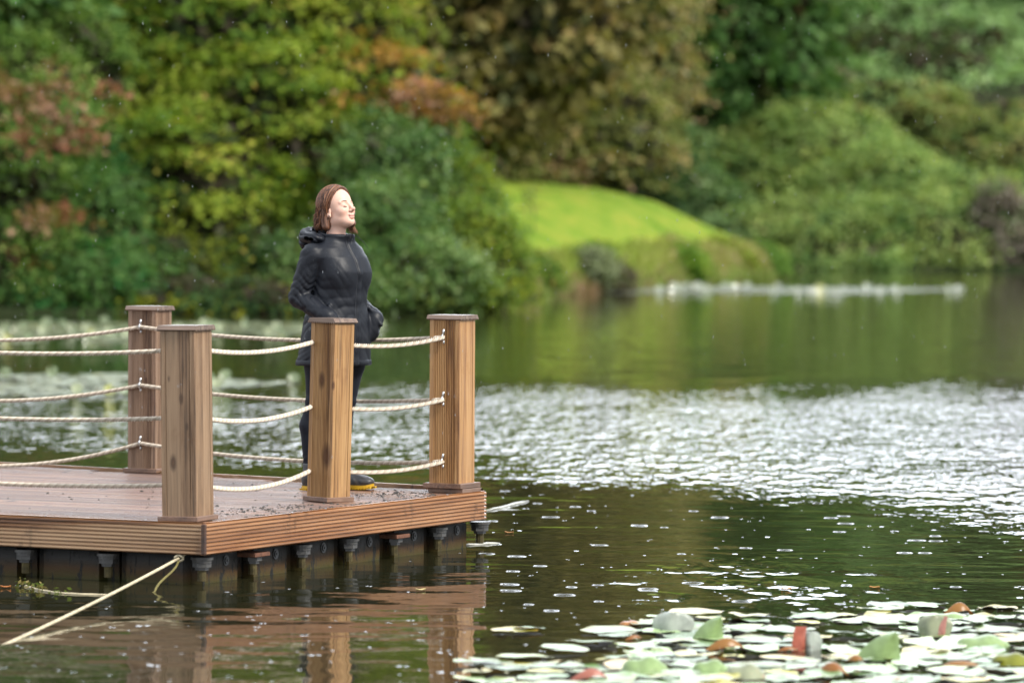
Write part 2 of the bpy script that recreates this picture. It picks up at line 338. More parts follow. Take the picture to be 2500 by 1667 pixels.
def tree(name, label, cat, base, blobs, pal, wts, n, per=26, leaf=0.11, csz=0.34, flat=0.45, mat='leaf', r0=0.16, layered=0.0, group=None, extra=None, up=0.5, nlimb=12, inner=0.25):
    """crown: sprays over a group of ellipsoid boughs (cx, cy, cz, rx, ry, rz)"""
    n = int(n * 1.05); per = int(per * 1.15); csz *= 1.02; inner *= .5
    root = empty(name, base); tag(root, label, cat, group)
    B = np.array(blobs, float); wt = (B[:, 3] * B[:, 5]) ** 0.95; wt /= wt.sum()
    bi = rng.choice(len(B), n, p=wt); q = B[bi]
    d = rng.normal(size=(n, 3)); d /= np.linalg.norm(d, axis=1)[:, None]
    # lobes: push the shell in and out so the outline and the surface are uneven
    ph = bi * 1.7
    lobe = 1 + 0.13 * np.sin(d[:, 0] * 5 + ph) * np.sin(d[:, 2] * 6 + ph * 2) + 0.10 * np.sin(d[:, 0] * 11 + d[:, 1] * 7 + ph) * np.cos(d[:, 2] * 12 + ph)
    rad = np.where(rng.random(n) < inner, rng.uniform(0.35, 0.8, n), rng.uniform(0.82, 1.04, n)) * lobe
    c = q[:, :3] + d * q[:, 3:6] * rad[:, None]
    if layered > 0:
        st = layered; ph = np.sin(c[:, 0] * 0.8 + c[:, 1] * .6) * 0.45 + np.sin(c[:, 0] * 1.9 + c[:, 1] * 1.7) * 0.3
        lev = np.round((c[:, 2] + ph) / st) * st - ph
        c[:, 2] = lev + (c[:, 2] - lev) * 0.42
    gz = ground_h(c[:, 0], c[:, 1]); c[:, 2] = np.maximum(c[:, 2], np.maximum(gz, 0) + 0.12)
    cs = csz * rng.uniform(0.6, 1.35, n)
    lump = 0.5 + 0.5 * np.sin(c[:, 0] * 1.9 + 3 * np.sin(c[:, 2] * 1.3)) * np.sin(c[:, 2] * 2.3 + 2 * np.sin(c[:, 0]))
    cum = np.cumsum(np.array(wts, float)) / np.sum(wts); u = np.clip(0.62 * lump + 0.38 * rng.random(n), 0, 0.999)
    ci = np.searchsorted(cum, u)
    v, f, cc = leaves_from(c, d, cs, per, leaf, pal, wts, flat, up, clump_cols=ci)
    if extra:      # (centre x, y, z, rx, ry, rz, count, palette index into own colours)
        for (ex, ey, ez, erx, ery, erz, en, ep) in extra:
            dd = rng.normal(size=(en, 3)); dd /= np.linalg.norm(dd, axis=1)[:, None]; e = np.array([ex, ey, ez]) + dd * np.array([erx, ery, erz]) * rng.random((en, 1)) ** 0.4
            v2, f2, c2 = leaves_from(e, dd, np.full(en, csz * 0.75), per // 2, leaf, ep, [1] * len(ep), flat, up)
            f = np.vstack([f, f2 + len(v)]); v = np.vstack([v, v2]); cc = np.vstack([cc, c2])
    # large dark faces inside the crown, their colour standing in for deep shade
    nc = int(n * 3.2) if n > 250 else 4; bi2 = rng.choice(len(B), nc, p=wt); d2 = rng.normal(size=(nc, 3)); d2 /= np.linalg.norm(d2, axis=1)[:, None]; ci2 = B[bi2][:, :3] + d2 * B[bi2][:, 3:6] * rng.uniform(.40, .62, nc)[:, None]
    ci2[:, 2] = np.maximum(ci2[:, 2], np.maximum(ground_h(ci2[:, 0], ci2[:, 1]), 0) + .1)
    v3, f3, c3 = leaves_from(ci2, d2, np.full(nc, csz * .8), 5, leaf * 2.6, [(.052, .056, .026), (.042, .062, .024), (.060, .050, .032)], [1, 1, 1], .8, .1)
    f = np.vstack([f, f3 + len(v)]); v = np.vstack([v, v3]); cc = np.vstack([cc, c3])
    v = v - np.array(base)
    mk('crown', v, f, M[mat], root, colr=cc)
    idx = rng.choice(n, nlimb); tips = [tuple(np.array(B[bi[i], :3] * 0.55 + c[i] * 0.45) - np.array(base)) for i in idx]
    limbs((0, 0, -0.1), tips, r0, root)
    return root
def pz(x, y, Y): return at_depth(x, y, Y)
def blob(x, y, Y, rxp, ryp, ry=None):
    """ellipsoid bough seen around photo pixel x,y standing Y metres out, rxp / ryp its half size in photo pixels"""
    hh = at_depth(x, y, Y).z; Y = Y + .85 * min(max(hh - 1.0, 0), 9)      # crowns lean back from the water as they rise
    p = at_depth(x, y, Y); s = FPX / Y; rx = rxp / s; rz = ryp / s
    return (p.x, Y, p.z, rx, ry or max(0.8, rx * 0.8), rz)
def gnd(x, Y):
    X = (x - CX) / FPX * Y; return (X, Y, float(max(ground_h(np.array(X), np.array(Y)), 0)))
G_dark = (0.05, 0.10, 0.03); G_mid = (0.085, 0.17, 0.045); G_lit = (0.09, 0.21, 0.04); G_yel = (0.26, 0.27, 0.022); G_oli = (0.13, 0.155, 0.016)
ORG = (0.30, 0.16, 0.035); RED = (0.29, 0.13, 0.08); PNK = (0.33, 0.19, 0.13); BRN = (0.17, 0.115, 0.035); GRY = (0.13, 0.14, 0.08); BLU = (0.05, 0.12, 0.065); PAL = (0.15, 0.24, 0.06)

# left: maple with long level sprays, yellow green
maple = [blob(480, 520, 82, 260, 250), blob(330, 330, 83, 200, 210), blob(640, 330, 82, 230, 220), blob(560, 90, 83, 330, 230), blob(800, 60, 83, 190, 200), blob(900, 230, 82.5, 170, 110),
         blob(300, 60, 83.5, 200, 160), blob(1010, 250, 82, 95, 60), blob(560, 660, 81, 220, 80), blob(400, -250, 84, 420, 300, 4), blob(800, -260, 84, 330, 280, 4), blob(600, -620, 85, 420, 330, 4)]
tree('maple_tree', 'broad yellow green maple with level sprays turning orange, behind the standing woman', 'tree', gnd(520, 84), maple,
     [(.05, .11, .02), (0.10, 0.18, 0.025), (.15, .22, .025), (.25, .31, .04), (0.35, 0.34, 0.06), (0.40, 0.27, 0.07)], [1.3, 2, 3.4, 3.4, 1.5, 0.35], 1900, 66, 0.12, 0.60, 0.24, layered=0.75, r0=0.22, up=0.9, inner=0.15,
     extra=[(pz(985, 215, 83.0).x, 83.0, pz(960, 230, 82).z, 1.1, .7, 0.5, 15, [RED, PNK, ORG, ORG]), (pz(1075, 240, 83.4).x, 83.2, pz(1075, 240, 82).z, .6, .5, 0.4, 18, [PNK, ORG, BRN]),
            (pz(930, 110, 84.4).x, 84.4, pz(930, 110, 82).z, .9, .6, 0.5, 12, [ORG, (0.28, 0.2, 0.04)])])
# far left: green tree with red autumn tips
dog = [blob(60, 260, 79, 170, 190), blob(40, 480, 79, 150, 160), blob(180, 150, 80, 130, 130), blob(20, 640, 78.5, 190, 120), blob(30, -10, 80, 200, 160), blob(60, -330, 81, 330, 260, 3), blob(-260, 200, 80, 220, 420, 3)]
tree('dogwood_tree', 'green tree with salmon red leaf tips at the left picture edge', 'tree', gnd(40, 80.5), dog,
     [G_dark, (.075, .14, .025), (0.13, 0.21, 0.045), (0.22, 0.29, 0.08)], [1.5, 3, 3, 2], 1300, 44, 0.11, 0.42, 0.42, r0=0.15,
     extra=[(pz(90, 300, 78).x, 77.8, pz(90, 300, 78).z, 1.5, .5, 0.9, 15, [RED, PNK, BRN, G_lit]), (pz(60, 200, 78).x, 77.9, pz(60, 200, 78).z, 1.1, .4, 0.6, 9, [PNK, BRN]), (pz(170, 250, 78).x, 77.9, pz(170, 230, 78).z, .7, .4, 0.8, 8, [RED, PNK]),
            (pz(130, 340, 78).x, 77.7, pz(130, 335, 78).z, 1.0, .3, 0.28, 13, [PNK, RED, BRN]), (pz(60, 550, 78).x, 77.7, pz(60, 550, 78).z, .7, .3, 0.5, 7, [PNK, BRN]), (pz(30, 640, 78).x, 77.7, pz(30, 640, 78).z, .4, .3, 0.4, 4, [PNK, BRN]), (pz(160, 520, 78).x, 77.7, pz(160, 520, 78).z, .4, .3, 0.15, 4, [RED, BRN])])
# dark laurel below the maple
tree('laurel_bush', 'dark green laurel bush under the maple at the left waterline', 'shrub', gnd(230, 80.5), [blob(220, 560, 80, 130, 150), blob(200, 690, 78.6, 190, 90), blob(60, 720, 78.3, 160, 50), blob(330, 690, 79.5, 110, 60), blob(260, 440, 81, 100, 120)],
     [G_dark, G_mid, (0.03, 0.12, 0.03)], [2, 3, 2], 800, 34, 0.10, 0.36, 0.6, r0=0.07, nlimb=8)
tree('yellowing_shrub', 'low yellowing shrub hanging over dark water below the maple', 'shrub', gnd(560, 81.5), [blob(640, 620, 80.6, 110, 60), blob(520, 690, 80, 110, 60), blob(420, 640, 80.6, 110, 50), blob(690, 690, 80, 80, 55), blob(450, 735, 78.3, 170, 28), blob(640, 735, 78.3, 130, 28)],
     [(0.012, 0.03, 0.01), G_dark, G_oli, G_yel], [2, 2, 2, 1.2], 460, 30, 0.10, 0.36, 0.35, r0=0.06, layered=0.5, nlimb=8)  # near-black leaf tone stands in for the shade under the maple
# rhododendrons right of the woman
tree('rhododendron', 'bluish green rounded rhododendron bush just right of the woman', 'shrub', gnd(960, 80.8), [blob(960, 420, 80.5, 130, 140), blob(930, 580, 80, 150, 130), blob(1010, 660, 79.4, 140, 85), blob(760, 650, 79.6, 120, 80), blob(870, 690, 79.2, 150, 55)],
     [G_dark, (0.06, 0.13, 0.03), (0.11, 0.19, 0.05), (0.18, 0.26, 0.08), (0.24, 0.31, 0.07)], [1.4, 2.4, 2.6, 2, 1.4], 1200, 36, 0.095, 0.33, 0.65, 'glossy_leaf', r0=0.08, nlimb=9)
tree('azalea_bush', 'yellow green bush sloping down to the lawn edge beside the rhododendron', 'shrub', gnd(1140, 82), [blob(1090, 480, 82, 110, 120), blob(1130, 600, 81, 120, 110), blob(1210, 660, 81.5, 70, 70), blob(1040, 370, 83, 80, 90), blob(1170, 700, 80.4, 80, 45)],
     [G_dark, G_mid, (0.13, 0.20, 0.03), (0.25, 0.30, 0.035), BRN], [1.2, 2.2, 3, 2, .4], 950, 36, 0.095, 0.33, 0.55, r0=0.08, nlimb=9)
# behind: brown turning tree over the lawn
brown = [blob(1340, 170, 124, 260, 170), blob(1500, 330, 122, 130, 130), blob(1330, 380, 123, 190, 75), blob(1190, 60, 125, 190, 130), blob(1560, 130, 124, 110, 190), blob(1440, -60, 125, 270, 160), blob(1150, 330, 125, 90, 80), blob(1380, -330, 126, 380, 240, 5), blob(1300, 300, 122, 140, 110)]
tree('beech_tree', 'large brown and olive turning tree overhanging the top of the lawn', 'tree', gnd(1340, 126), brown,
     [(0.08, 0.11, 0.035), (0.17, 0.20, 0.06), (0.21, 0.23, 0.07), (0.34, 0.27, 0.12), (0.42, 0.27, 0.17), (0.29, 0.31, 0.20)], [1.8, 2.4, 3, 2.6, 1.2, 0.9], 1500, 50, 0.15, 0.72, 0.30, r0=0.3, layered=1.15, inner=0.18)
tree('holly_tree', 'dark green tree between the maple and the brown beech', 'tree', gnd(1040, 120), [blob(1000, 60, 118, 190, 170), blob(1090, 240, 118, 110, 130), blob(1010, 330, 119, 130, 110), blob(1000, -250, 120, 320, 260, 4), blob(1110, 390, 118, 90, 60)],
     [(0.013, 0.035, 0.012), (0.03, 0.07, 0.02), (0.08, 0.11, 0.025), (0.14, 0.09, 0.05)], [3, 3, 1.6, .35], 1500, 24, 0.15, 0.42, 0.5, r0=0.22)
tree('hedge_bush', 'dark evergreen understorey bush along the top of the lawn', 'shrub', gnd(1400, 127), [blob(1250, 425, 126, 130, 35), blob(1420, 440, 125, 130, 42), blob(1560, 480, 124, 80, 50)],
     [(0.010, 0.03, 0.012), G_dark, (0.03, 0.07, 0.03)], [3, 2, 1], 620, 22, 0.14, 0.36, 0.6, r0=0.06, nlimb=6)
tree('willow_tree', 'slender pale yellow green tree right of the brown beech', 'tree', gnd(1700, 150), [blob(1700, 60, 148, 90, 150), blob(1720, 230, 147, 100, 100), blob(1690, -220, 150, 130, 220, 3)],
     [(0.08, 0.17, 0.04), (0.17, 0.29, 0.05), (0.28, 0.38, 0.045), (0.23, 0.34, 0.09)], [1, 2, 3, 2], 900, 24, 0.17, 0.45, 1.2, r0=0.12)
tree('yew_bush', 'deep green drooping bush between the beech and the olive thicket', 'shrub', gnd(1680, 137), [blob(1660, 420, 136, 90, 120), blob(1720, 520, 135, 90, 110), blob(1640, 330, 138, 70, 80), blob(1800, 590, 133.5, 120, 60)],
     [(0.05, 0.11, 0.04), (0.11, 0.20, 0.075), (0.18, 0.28, 0.11), (0.25, 0.35, 0.16)], [2, 3, 2.4, 1], 1050, 24, 0.14, 0.38, 0.6, r0=0.1, nlimb=8)
tree('smoke_bush', 'grey brown hazy shrub above the olive thicket on the right', 'shrub', gnd(1900, 152), [blob(1880, 150, 150, 140, 90), blob(1960, 230, 149, 130, 70), blob(1800, 250, 149, 90, 70), blob(1780, 90, 151, 60, 60), blob(2050, 270, 148, 80, 50)],
     [(0.07, 0.11, 0.05), (0.18, 0.20, 0.11), (0.23, 0.19, 0.13), (0.13, 0.19, 0.08)], [2, 3, 2.2, 2], 1000, 22, 0.16, 0.42, 0.6, r0=0.12, nlimb=8)
tree('sallow_thicket', 'wide olive green mound of sallow at the far right waterline', 'shrub', gnd(2060, 139), [blob(2000, 400, 137, 230, 150), blob(2150, 480, 135.5, 210, 140), blob(1860, 420, 137, 150, 140), blob(1990, 570, 134, 230, 90), blob(2250, 570, 134, 190, 100), blob(2380, 520, 135, 130, 100), blob(1870, 300, 139, 130, 70), blob(2340, 620, 132.5, 110, 45), blob(2040, 640, 132.2, 180, 35)],
     [(0.07, 0.15, 0.045), (0.17, 0.27, 0.08), (0.26, 0.35, 0.11), (0.36, 0.43, 0.13), (0.35, 0.33, 0.14)], [2, 3, 3.2, 2.4, .6], 2100, 40, 0.14, 0.58, 0.50, r0=0.14, nlimb=14)
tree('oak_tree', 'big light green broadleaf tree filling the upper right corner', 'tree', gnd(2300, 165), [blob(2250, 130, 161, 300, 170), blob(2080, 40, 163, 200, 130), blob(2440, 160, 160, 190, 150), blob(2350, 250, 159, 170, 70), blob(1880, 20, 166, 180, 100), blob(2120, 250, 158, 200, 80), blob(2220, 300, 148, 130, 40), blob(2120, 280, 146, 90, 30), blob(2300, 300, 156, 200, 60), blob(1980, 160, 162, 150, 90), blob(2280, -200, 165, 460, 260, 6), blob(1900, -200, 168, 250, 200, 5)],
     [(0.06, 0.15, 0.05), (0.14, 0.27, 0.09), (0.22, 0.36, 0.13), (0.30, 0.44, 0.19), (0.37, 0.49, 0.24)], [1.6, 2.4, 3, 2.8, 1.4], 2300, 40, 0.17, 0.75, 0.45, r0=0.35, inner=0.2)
tree('hawthorn_tree', 'russet green tree at the right picture edge above the sallow', 'tree', gnd(2440, 146), [blob(2420, 340, 144, 130, 70), blob(2500, 400, 143, 110, 100), blob(2330, 360, 145, 90, 50), blob(2200, 255, 144, 150, 55), blob(2080, 250, 146, 110, 45), blob(2480, 290, 145, 70, 40)],
     [(0.07, 0.12, 0.035), (0.19, 0.25, 0.07), (0.27, 0.26, 0.09), (0.18, 0.28, 0.10)], [2, 3, 2, 2], 900, 22, 0.15, 0.40, 0.5, r0=0.14, nlimb=8)
tree('heather_bush', 'greyish purple twiggy bush at the right end of the far shore', 'shrub', gnd(2460, 134), [blob(2440, 540, 133, 60, 90), blob(2480, 620, 132.4, 60, 50)],
     [(0.13, 0.12, 0.09), (0.22, 0.19, 0.16), (0.16, 0.24, 0.10)], [2, 2, 1], 380, 20, 0.13, 0.34, 0.9, r0=0.05, nlimb=8)
tree('bramble_bush', 'fresh green bush spilling over the far right bank', 'shrub', gnd(2560, 137), [blob(2530, 500, 136, 110, 80), blob(2570, 610, 134, 130, 70)],
     [G_dark, (0.06, 0.12, 0.03), (0.13, 0.2, 0.05)], [1, 2, 2], 480, 20, 0.13, 0.36, 0.6, r0=0.05, nlimb=6)
# tall wood standing behind, seen through the gaps and in the water
tall = [(-15, 98, 13.5, 0), (-8, 101, 14.5, 1), (-2, 112, 12.5, 2), (-19, 92, 12, 1), (4.5, 140, 14, 0), (10, 172, 14.0, 1), (17, 176, 15, 0), (24, 165, 14, 2), (-13.6, 84, 11, 0)]
tl = ['tall dark green wood tree behind the dogwood', 'tall olive wood tree behind the left half of the maple', 'tall wood tree rising behind the lawn top', 'outermost left tall wood tree', 'tall wood tree directly behind the beech', 'tall wood tree behind the grey brown shrub', 'tall wood tree behind the oak', 'outermost right tall wood tree', 'leaning wood tree at the waterline left of the dogwood']
tp = [[(0.03, 0.08, 0.02), (0.07, 0.15, 0.04), (0.11, 0.20, 0.06)], [(0.05, 0.07, 0.02), (0.13, 0.16, 0.04), (0.20, 0.21, 0.05)], [(0.07, 0.08, 0.03), (0.19, 0.17, 0.06), (0.28, 0.21, 0.08)]]
for (x, y, h, k), lb in zip(tall, tl):
    g = float(ground_h(np.array(float(x)), np.array(float(y))))
    bl = [(x, y, g + h * .62, 4.2, 3, h * .40), (x - 2.2, y, g + h * .35, 3.2, 2.5, h * .26), (x + 2.3, y, g + h * .38, 3.2, 2.5, h * .28), (x, y, g + h * .22, 3.8, 2.2, h * .2)]
    tree('wood_tree', lb, 'tree', (x, y, g), bl, tp[k], [2, 3, 2], 1500, 16, 0.34, 0.8, 0.5, r0=0.32, group='tall trees of the wood behind the bank', nlimb=10)

# bank vegetation on the peninsula
def reeds(name, label, n, xs, dlo, dhi, hlo, hhi, pal, wts, kind='stuff', lean=0.25, parent=None, cat='plants'):
    x = rng.uniform(xs[0], xs[1], n); y = shore_y(x) + rng.uniform(dlo, dhi, n); z = np.maximum(ground_h(x, y), 0) - 0.02
    h = rng.uniform(hlo, hhi, n) * (0.75 + 0.25 * np.sin(x * 2.1) * np.sin(x * 5.3 + 1)); w_ = rng.uniform(0.02, 0.045, n); an = rng.uniform(0, math.pi, n)
    lx = rng.normal(size=n) * lean * h; ly = rng.normal(size=n) * lean * h
    P0 = np.stack([x, y, z], 1); dv = np.stack([np.cos(an) * w_, np.sin(an) * w_, 0 * w_], 1)
    mid = P0 + np.stack([lx * .35, ly * .35, h * .6], 1); tp_ = P0 + np.stack([lx, ly, h], 1)
    v = np.stack([P0 - dv, P0 + dv, mid + dv * .9, mid - dv * .9, tp_ + dv * .2, tp_ - dv * .2], 1).reshape(-1, 3)
    b0 = np.arange(n)[:, None] * 6; f = np.concatenate([b0 + np.array([0, 1, 2, 3]), b0 + np.array([3, 2, 4, 5])])
    pal = np.array(pal); pos = 0.5 + 0.5 * np.sin(x * 1.6 + 2 * np.sin(x * .7)); u = np.clip(pos * .55 + rng.random(n) * .45, 0, .999); ci = np.searchsorted(np.cumsum(wts) / np.sum(wts), u)
    c = pal[ci] * rng.uniform(.7, 1.3, n)[:, None]
    o = mk(name, v, f, M['leaf'], parent, colr=np.repeat(c, 6, 0)); tag(o, label, cat, kind=kind); return o
reeds('bank_reeds', 'brown and green reeds and sedge fringing the lawn bank', 15000, (-0.8, 6.95), 0.02, 3.4, 0.12, 0.40, [(0.15, 0.24, 0.04), (0.27, 0.33, 0.07), (0.30, 0.31, 0.10), (0.36, 0.27, 0.16), (0.30, 0.25, 0.16)], [3.4, 4, 2.6, 1.2, 1])
reeds('waterside_sedge', 'rust brown dead sedge hanging at the foot of the bank', 4200, (0.6, 6.9), -0.4, 0.6, 0.15, 0.40, [(0.30, 0.20, 0.12), (0.27, 0.22, 0.12), (0.20, 0.26, 0.07)], [2, 2, 3])
for (x, y, Y, rx, ry, lb, pal) in [(1450, 640, 97, 38, 30, 'dark grey green rounded shrub half way along the lawn bank', [(0.09, 0.12, 0.06), (0.20, 0.24, 0.13), (0.26, 0.28, 0.17)]),
                         (1505, 675, 98, 28, 24, 'dark brown shrub overhanging water mid bank', [(0.07, 0.065, 0.04), (0.14, 0.12, 0.07)]),
                         (1680, 640, 106, 40, 34, 'bright green leafy clump on the bank near the point', [(0.05, 0.12, 0.02), (0.13, 0.24, 0.03), (0.22, 0.3, 0.04)]),
                         (1790, 636, 112, 45, 30, 'yellow green clump nearest the tip of the point', [(0.08, 0.15, 0.03), (0.2, 0.26, 0.04), (0.22, 0.16, 0.05)]),
                         (1880, 645, 115, 35, 35, 'small green bush on the very tip of the point', [(0.05, 0.12, 0.02), (0.12, 0.22, 0.04)]),
                         (1310, 672, 93, 48, 36, 'light green tangled shrub at the near end of the bank', [(0.05, 0.11, 0.02), (0.12, 0.2, 0.03), (0.2, 0.22, 0.05)])]:
    tree('bank_shrub', lb, 'shrub', gnd(x, Y), [blob(x, y, Y, rx, ry, .7)], pal, [1] * len(pal), 190, 22, 0.09, 0.22, 0.7, r0=0.035, nlimb=6, group='shrubs along the lawn bank')
for i, (x, y0, y1, lb) in enumerate([(1282, 462, 600, 'left one of two thin bare saplings on the lawn'), (1300, 455, 600, 'right one of two thin bare saplings on the lawn')]):
    Y = 99.0; g = gnd(x, Y); rt_ = empty('sapling', g); tag(rt_, lb, 'tree', 'thin saplings on the lawn'); hh = (at_depth(x, y0, Y).z - g[2])
    mb = MB(); mb.tube([(0, 0, -.05), (.02, 0, hh * .4), (-.01, 0, hh * .8), (.03, 0, hh)], [.022, .018, .012, .006], 6)
    for k in range(7):
        a = k * 2.4; z = hh * (.4 + .08 * k); mb.tube([(0, 0, z), (math.cos(a) * .12, math.sin(a) * .12, z + .18)], [.008, .004], 4)
    mb.build('trunk', M['bark'], rt_, True)
    c = np.array([[math.cos(k * 2.4) * .12, math.sin(k * 2.4) * .12, hh * (.4 + .08 * k) + .18] for k in range(7)])
    v, f, cc = leaves_from(c, np.tile([0, 0, 1.], (7, 1)), np.full(7, .1), 7, .05, [G_oli, BRN], [1, 1]); mk('crown', v, f, M['leaf'], rt_, colr=cc)
# ------------------------------------------------------------------ floating deck
random.seed(5)
DZ = 0.32; TH = 1.092
P0 = on_plane(497.5, 1278.5, DZ)
E1 = Vector((math.cos(TH), math.sin(TH), 0)); E2 = Vector((-math.sin(TH), math.cos(TH), 0))
def dk(x, y, z=0.0):
    q = on_plane(x, y, DZ + z) - P0; return q.dot(E1), q.dot(E2)
def dw(a, b_, z=0.0): return P0 + E1 * a + E2 * b_ + Vector((0, 0, z))
deck = empty('floating_deck', P0, TH); tag(deck, 'wet brown timber deck with ribbed edge boards floating on plastic pontoons', 'deck')
# decking timber: wet, worn
def deckmat(name, axis, base, dark, light, rl, rh, streak=1.0):
    m, t, b = newmat(name)
    sc = [30.0] * 3; sc[axis] = 1.0
    v = coords(t, tuple(sc)); n1 = noise(t, v, 1.0, 6, .62, .5); vv = coords(t, (1, 1, 1)); n3 = noise(t, vv, 3.0, 5, .6)
    sc2 = [7.1] * 3; sc2[axis] = 0.35; n2 = noise(t, coords(t, tuple(sc2)), 1.0, 3)
    a = N(t, 'ShaderNodeVertexColor', layer_name='col')
    c = ramp(t, [(.3, dark), (.5, base), (.7, light)], n1); c = mixc(t, maprange(t, n2, .45, .7), c, light); c = mixc(t, maprange(t, n2, .42, .28), c, dark)
    sc3 = [9.0] * 3; sc3[axis] = 22.0
    n4 = noise(t, coords(t, tuple(sc3)), 1.0, 2); kn = noise(t, vv, 1.7, 2)
    c = mixc(t, math_(t, 'MULTIPLY', maprange(t, kn, .58, .66), maprange(t, n4, .5, .62)), c, tuple(q * .35 for q in dark))
    c = mixc(t, 1.0, c, a.outputs[0], 'MULTIPLY')
    t.links.new(c, b.inputs['Base Color']); t.links.new(maprange(t, n3, .35, .65, rl, rh), b.inputs['Roughness'])
    b.inputs['Coat Weight'].default_value = .35 * streak; b.inputs['Coat Roughness'].default_value = .25
    t.links.new(bump(t, n1, .001), b.inputs['Normal'])
    return m
M['decktop'] = deckmat('wet_decking', 1, (0.14, 0.066, 0.038), (0.07, 0.03, 0.018), (0.22, 0.125, 0.08), .28, .42, 2.8)
M['fascia'] = deckmat('edge_board_timber', 0, (0.27, 0.115, 0.042), (0.11, 0.042, 0.016), (0.40, 0.215, 0.105), .3, .55, .6)
M['fascia_y'] = deckmat('edge_board_timber_left', 1, (0.21, 0.095, 0.036), (0.06, 0.025, 0.012), (0.42, 0.27, 0.155), .3, .55, .6)
def back_a(b_): return min(3.02 + .19 * b_, 3.72)
BW = .138; mb = MB(); a = .03
while a < 3.75:
    b0 = .032 if a + BW < 3.02 else max(.032, (a + BW - 3.02) / .19)
    a1 = min(a + BW, 3.73); n = 11; prof = [(a1, -.024), (a, -.024), (a, -.002), (a + .004, 0)]
    for i in range(n):
        x0 = a + .006 + i * (a1 - a - .012) / n; d = (a1 - a - .012) / n
        prof += [(x0 + d * .12, 0), (x0 + d * .5, -.0035), (x0 + d * .88, 0)]
    prof += [(a1 - .004, 0), (a1, -.002)]
    prof = prof[::-1]
    zj = random.uniform(-.0012, .0012); g = random.uniform(.8, 1.2)
    splits = [b0, random.uniform(1.8, 3.2), 5.2, 7.2]
    for s0, s1 in zip(splits[:-1], splits[1:]):
        if s1 - s0 < .1: continue
        g2 = g * random.uniform(.88, 1.12)
        mb.prism(prof, s0, s1 - .004, lambda p, h: (p[0], h, p[1] + zj), (g2, g2, g2))
    a += BW + .005
mb.build('deck_boards', M['decktop'], deck)
def rib_prof(h=.158, n=8):
    pr = [(.026, -h + .001), (.0, -h)]
    for i in range(n):
        z0 = -h + i * h / n; d = h / n
        pr += [(.006, z0 + d * .08), (-.006, z0 + d * .30), (-.006, z0 + d * .76), (.006, z0 + d * .94)]
    return pr + [(0, .004), (.026, .004)]
# front-left edge board runs along b on the a = 0 side; right edge board along a on the b = 0 side
for (s0, s1, g) in ((.003, 3.02, 1.0), (3.026, 7.2, .92)):
    mb = MB(); mb.prism(rib_prof(), s0, s1, lambda p, h: (p[0], h, p[1]), (g, g, g)); mb.build('edge_board', M['fascia_y'], deck)
for (s0, s1, g) in ((.003, 3.03, 1.0),):
    mb = MB(); mb.prism(rib_prof()[::-1], s0, s1, lambda p, h: (h, p[0], p[1]), (g, g, g)); mb.build('edge_board', M['fascia'], deck)
mb = MB()
mb.box((-.002, -.002, -.078), (.02, .02, .152), 0, .003, colr=(.16, .12, .1)); mb.build('corner_joint', M['fascia'], deck)
for (a_, b_) in [(.012, q) for q in (.35, .95, 1.6, 2.2, 2.8, 3.5)] + [(q, .012) for q in (.22, .9, 1.25, 1.9, 2.6)]:
    mb = MB(); mb.cyl((a_, b_, 0), .006, .003, .0075, 8); mb.build('screw_head', M['steel'], deck)
# back and right end trims
mb = MB(); n = 30
pts = [(back_a(b_) + .0, b_) for b_ in np.linspace(.03, 7.2, n)]
for (x0, y0), (x1, y1) in zip(pts[:-1], pts[1:]):
    mb.add([(x0, y0, -.158), (x1, y1, -.158), (x1, y1, .016), (x0, y0, .016), (x0 + .028, y0, -.158), (x1 + .028, y1, -.158), (x1 + .028, y1, .016), (x0 + .028, y0, .016)],
           [(0, 3, 2, 1), (4, 5, 6, 7), (3, 7, 6, 2), (0, 1, 5, 4)], (1.1, 1.1, 1.1))
mb.build('back_edge_board', M['fascia_y'], deck)
mb = MB()
for b_ in np.arange(.35, 7, .6): mb.box((1.7, b_, -.09), (3.1, .045, .12), colr=(.5, .5, .5))
mb.build('joists', M['decktop'], deck)
# pontoon cubes, plastic and bolt colours darkened for the shade below the deck
fm, t, b = newmat('pontoon_plastic')
vv = coords(t, (1, 1, 1)); sp = N(t, 'ShaderNodeSeparateXYZ'); t.links.new(vv, sp.inputs[0])
n1 = noise(t, vv, 16, 6, .7); n2 = noise(t, coords(t, (30, 30, 9)), 1.0, 5, .7); n3 = noise(t, vv, 3.0, 3)
zz = math_(t, 'ADD', sp.outputs[2], math_(t, 'MULTIPLY', n3, .07))
c = ramp(t, [(0.0, (0.03, 0.036, 0.006)), (.14, (0.05, 0.038, 0.009)), (.40, (0.060, 0.032, 0.012)), (.55, (.042, .030, .019)), (.72, (0.038, 0.036, 0.034)), (1.0, (0.022, 0.022, 0.022))], maprange(t, zz, -.30, -.14))
c = mixc(t, maprange(t, n2, .56, .60), c, (0.012, 0.012, 0.01)); c = mixc(t, maprange(t, n1, .62, .75), c, (.09, .06, .03))
t.links.new(c, b.inputs['Base Color']); b.inputs['Roughness'].default_value = .55; b.inputs['Specular IOR Level'].default_value = .25; t.links.new(bump(t, n1, .004), b.inputs['Normal'])
M['pontoon'] = fm
M['greybolt'] = plain('moulded_bolt', (0.055, 0.053, 0.050), .45, var=.3)
M['plug'] = plain('dark_plug', (0.05, 0.05, 0.05), .45, var=.3)
M['rust'] = plain('rusty_plate', (0.12, 0.05, 0.028), .7, var=.4, scale=40)
M['mossy'] = plain('mossy_nut', (0.085, 0.068, 0.028), .6, var=.5, scale=30)
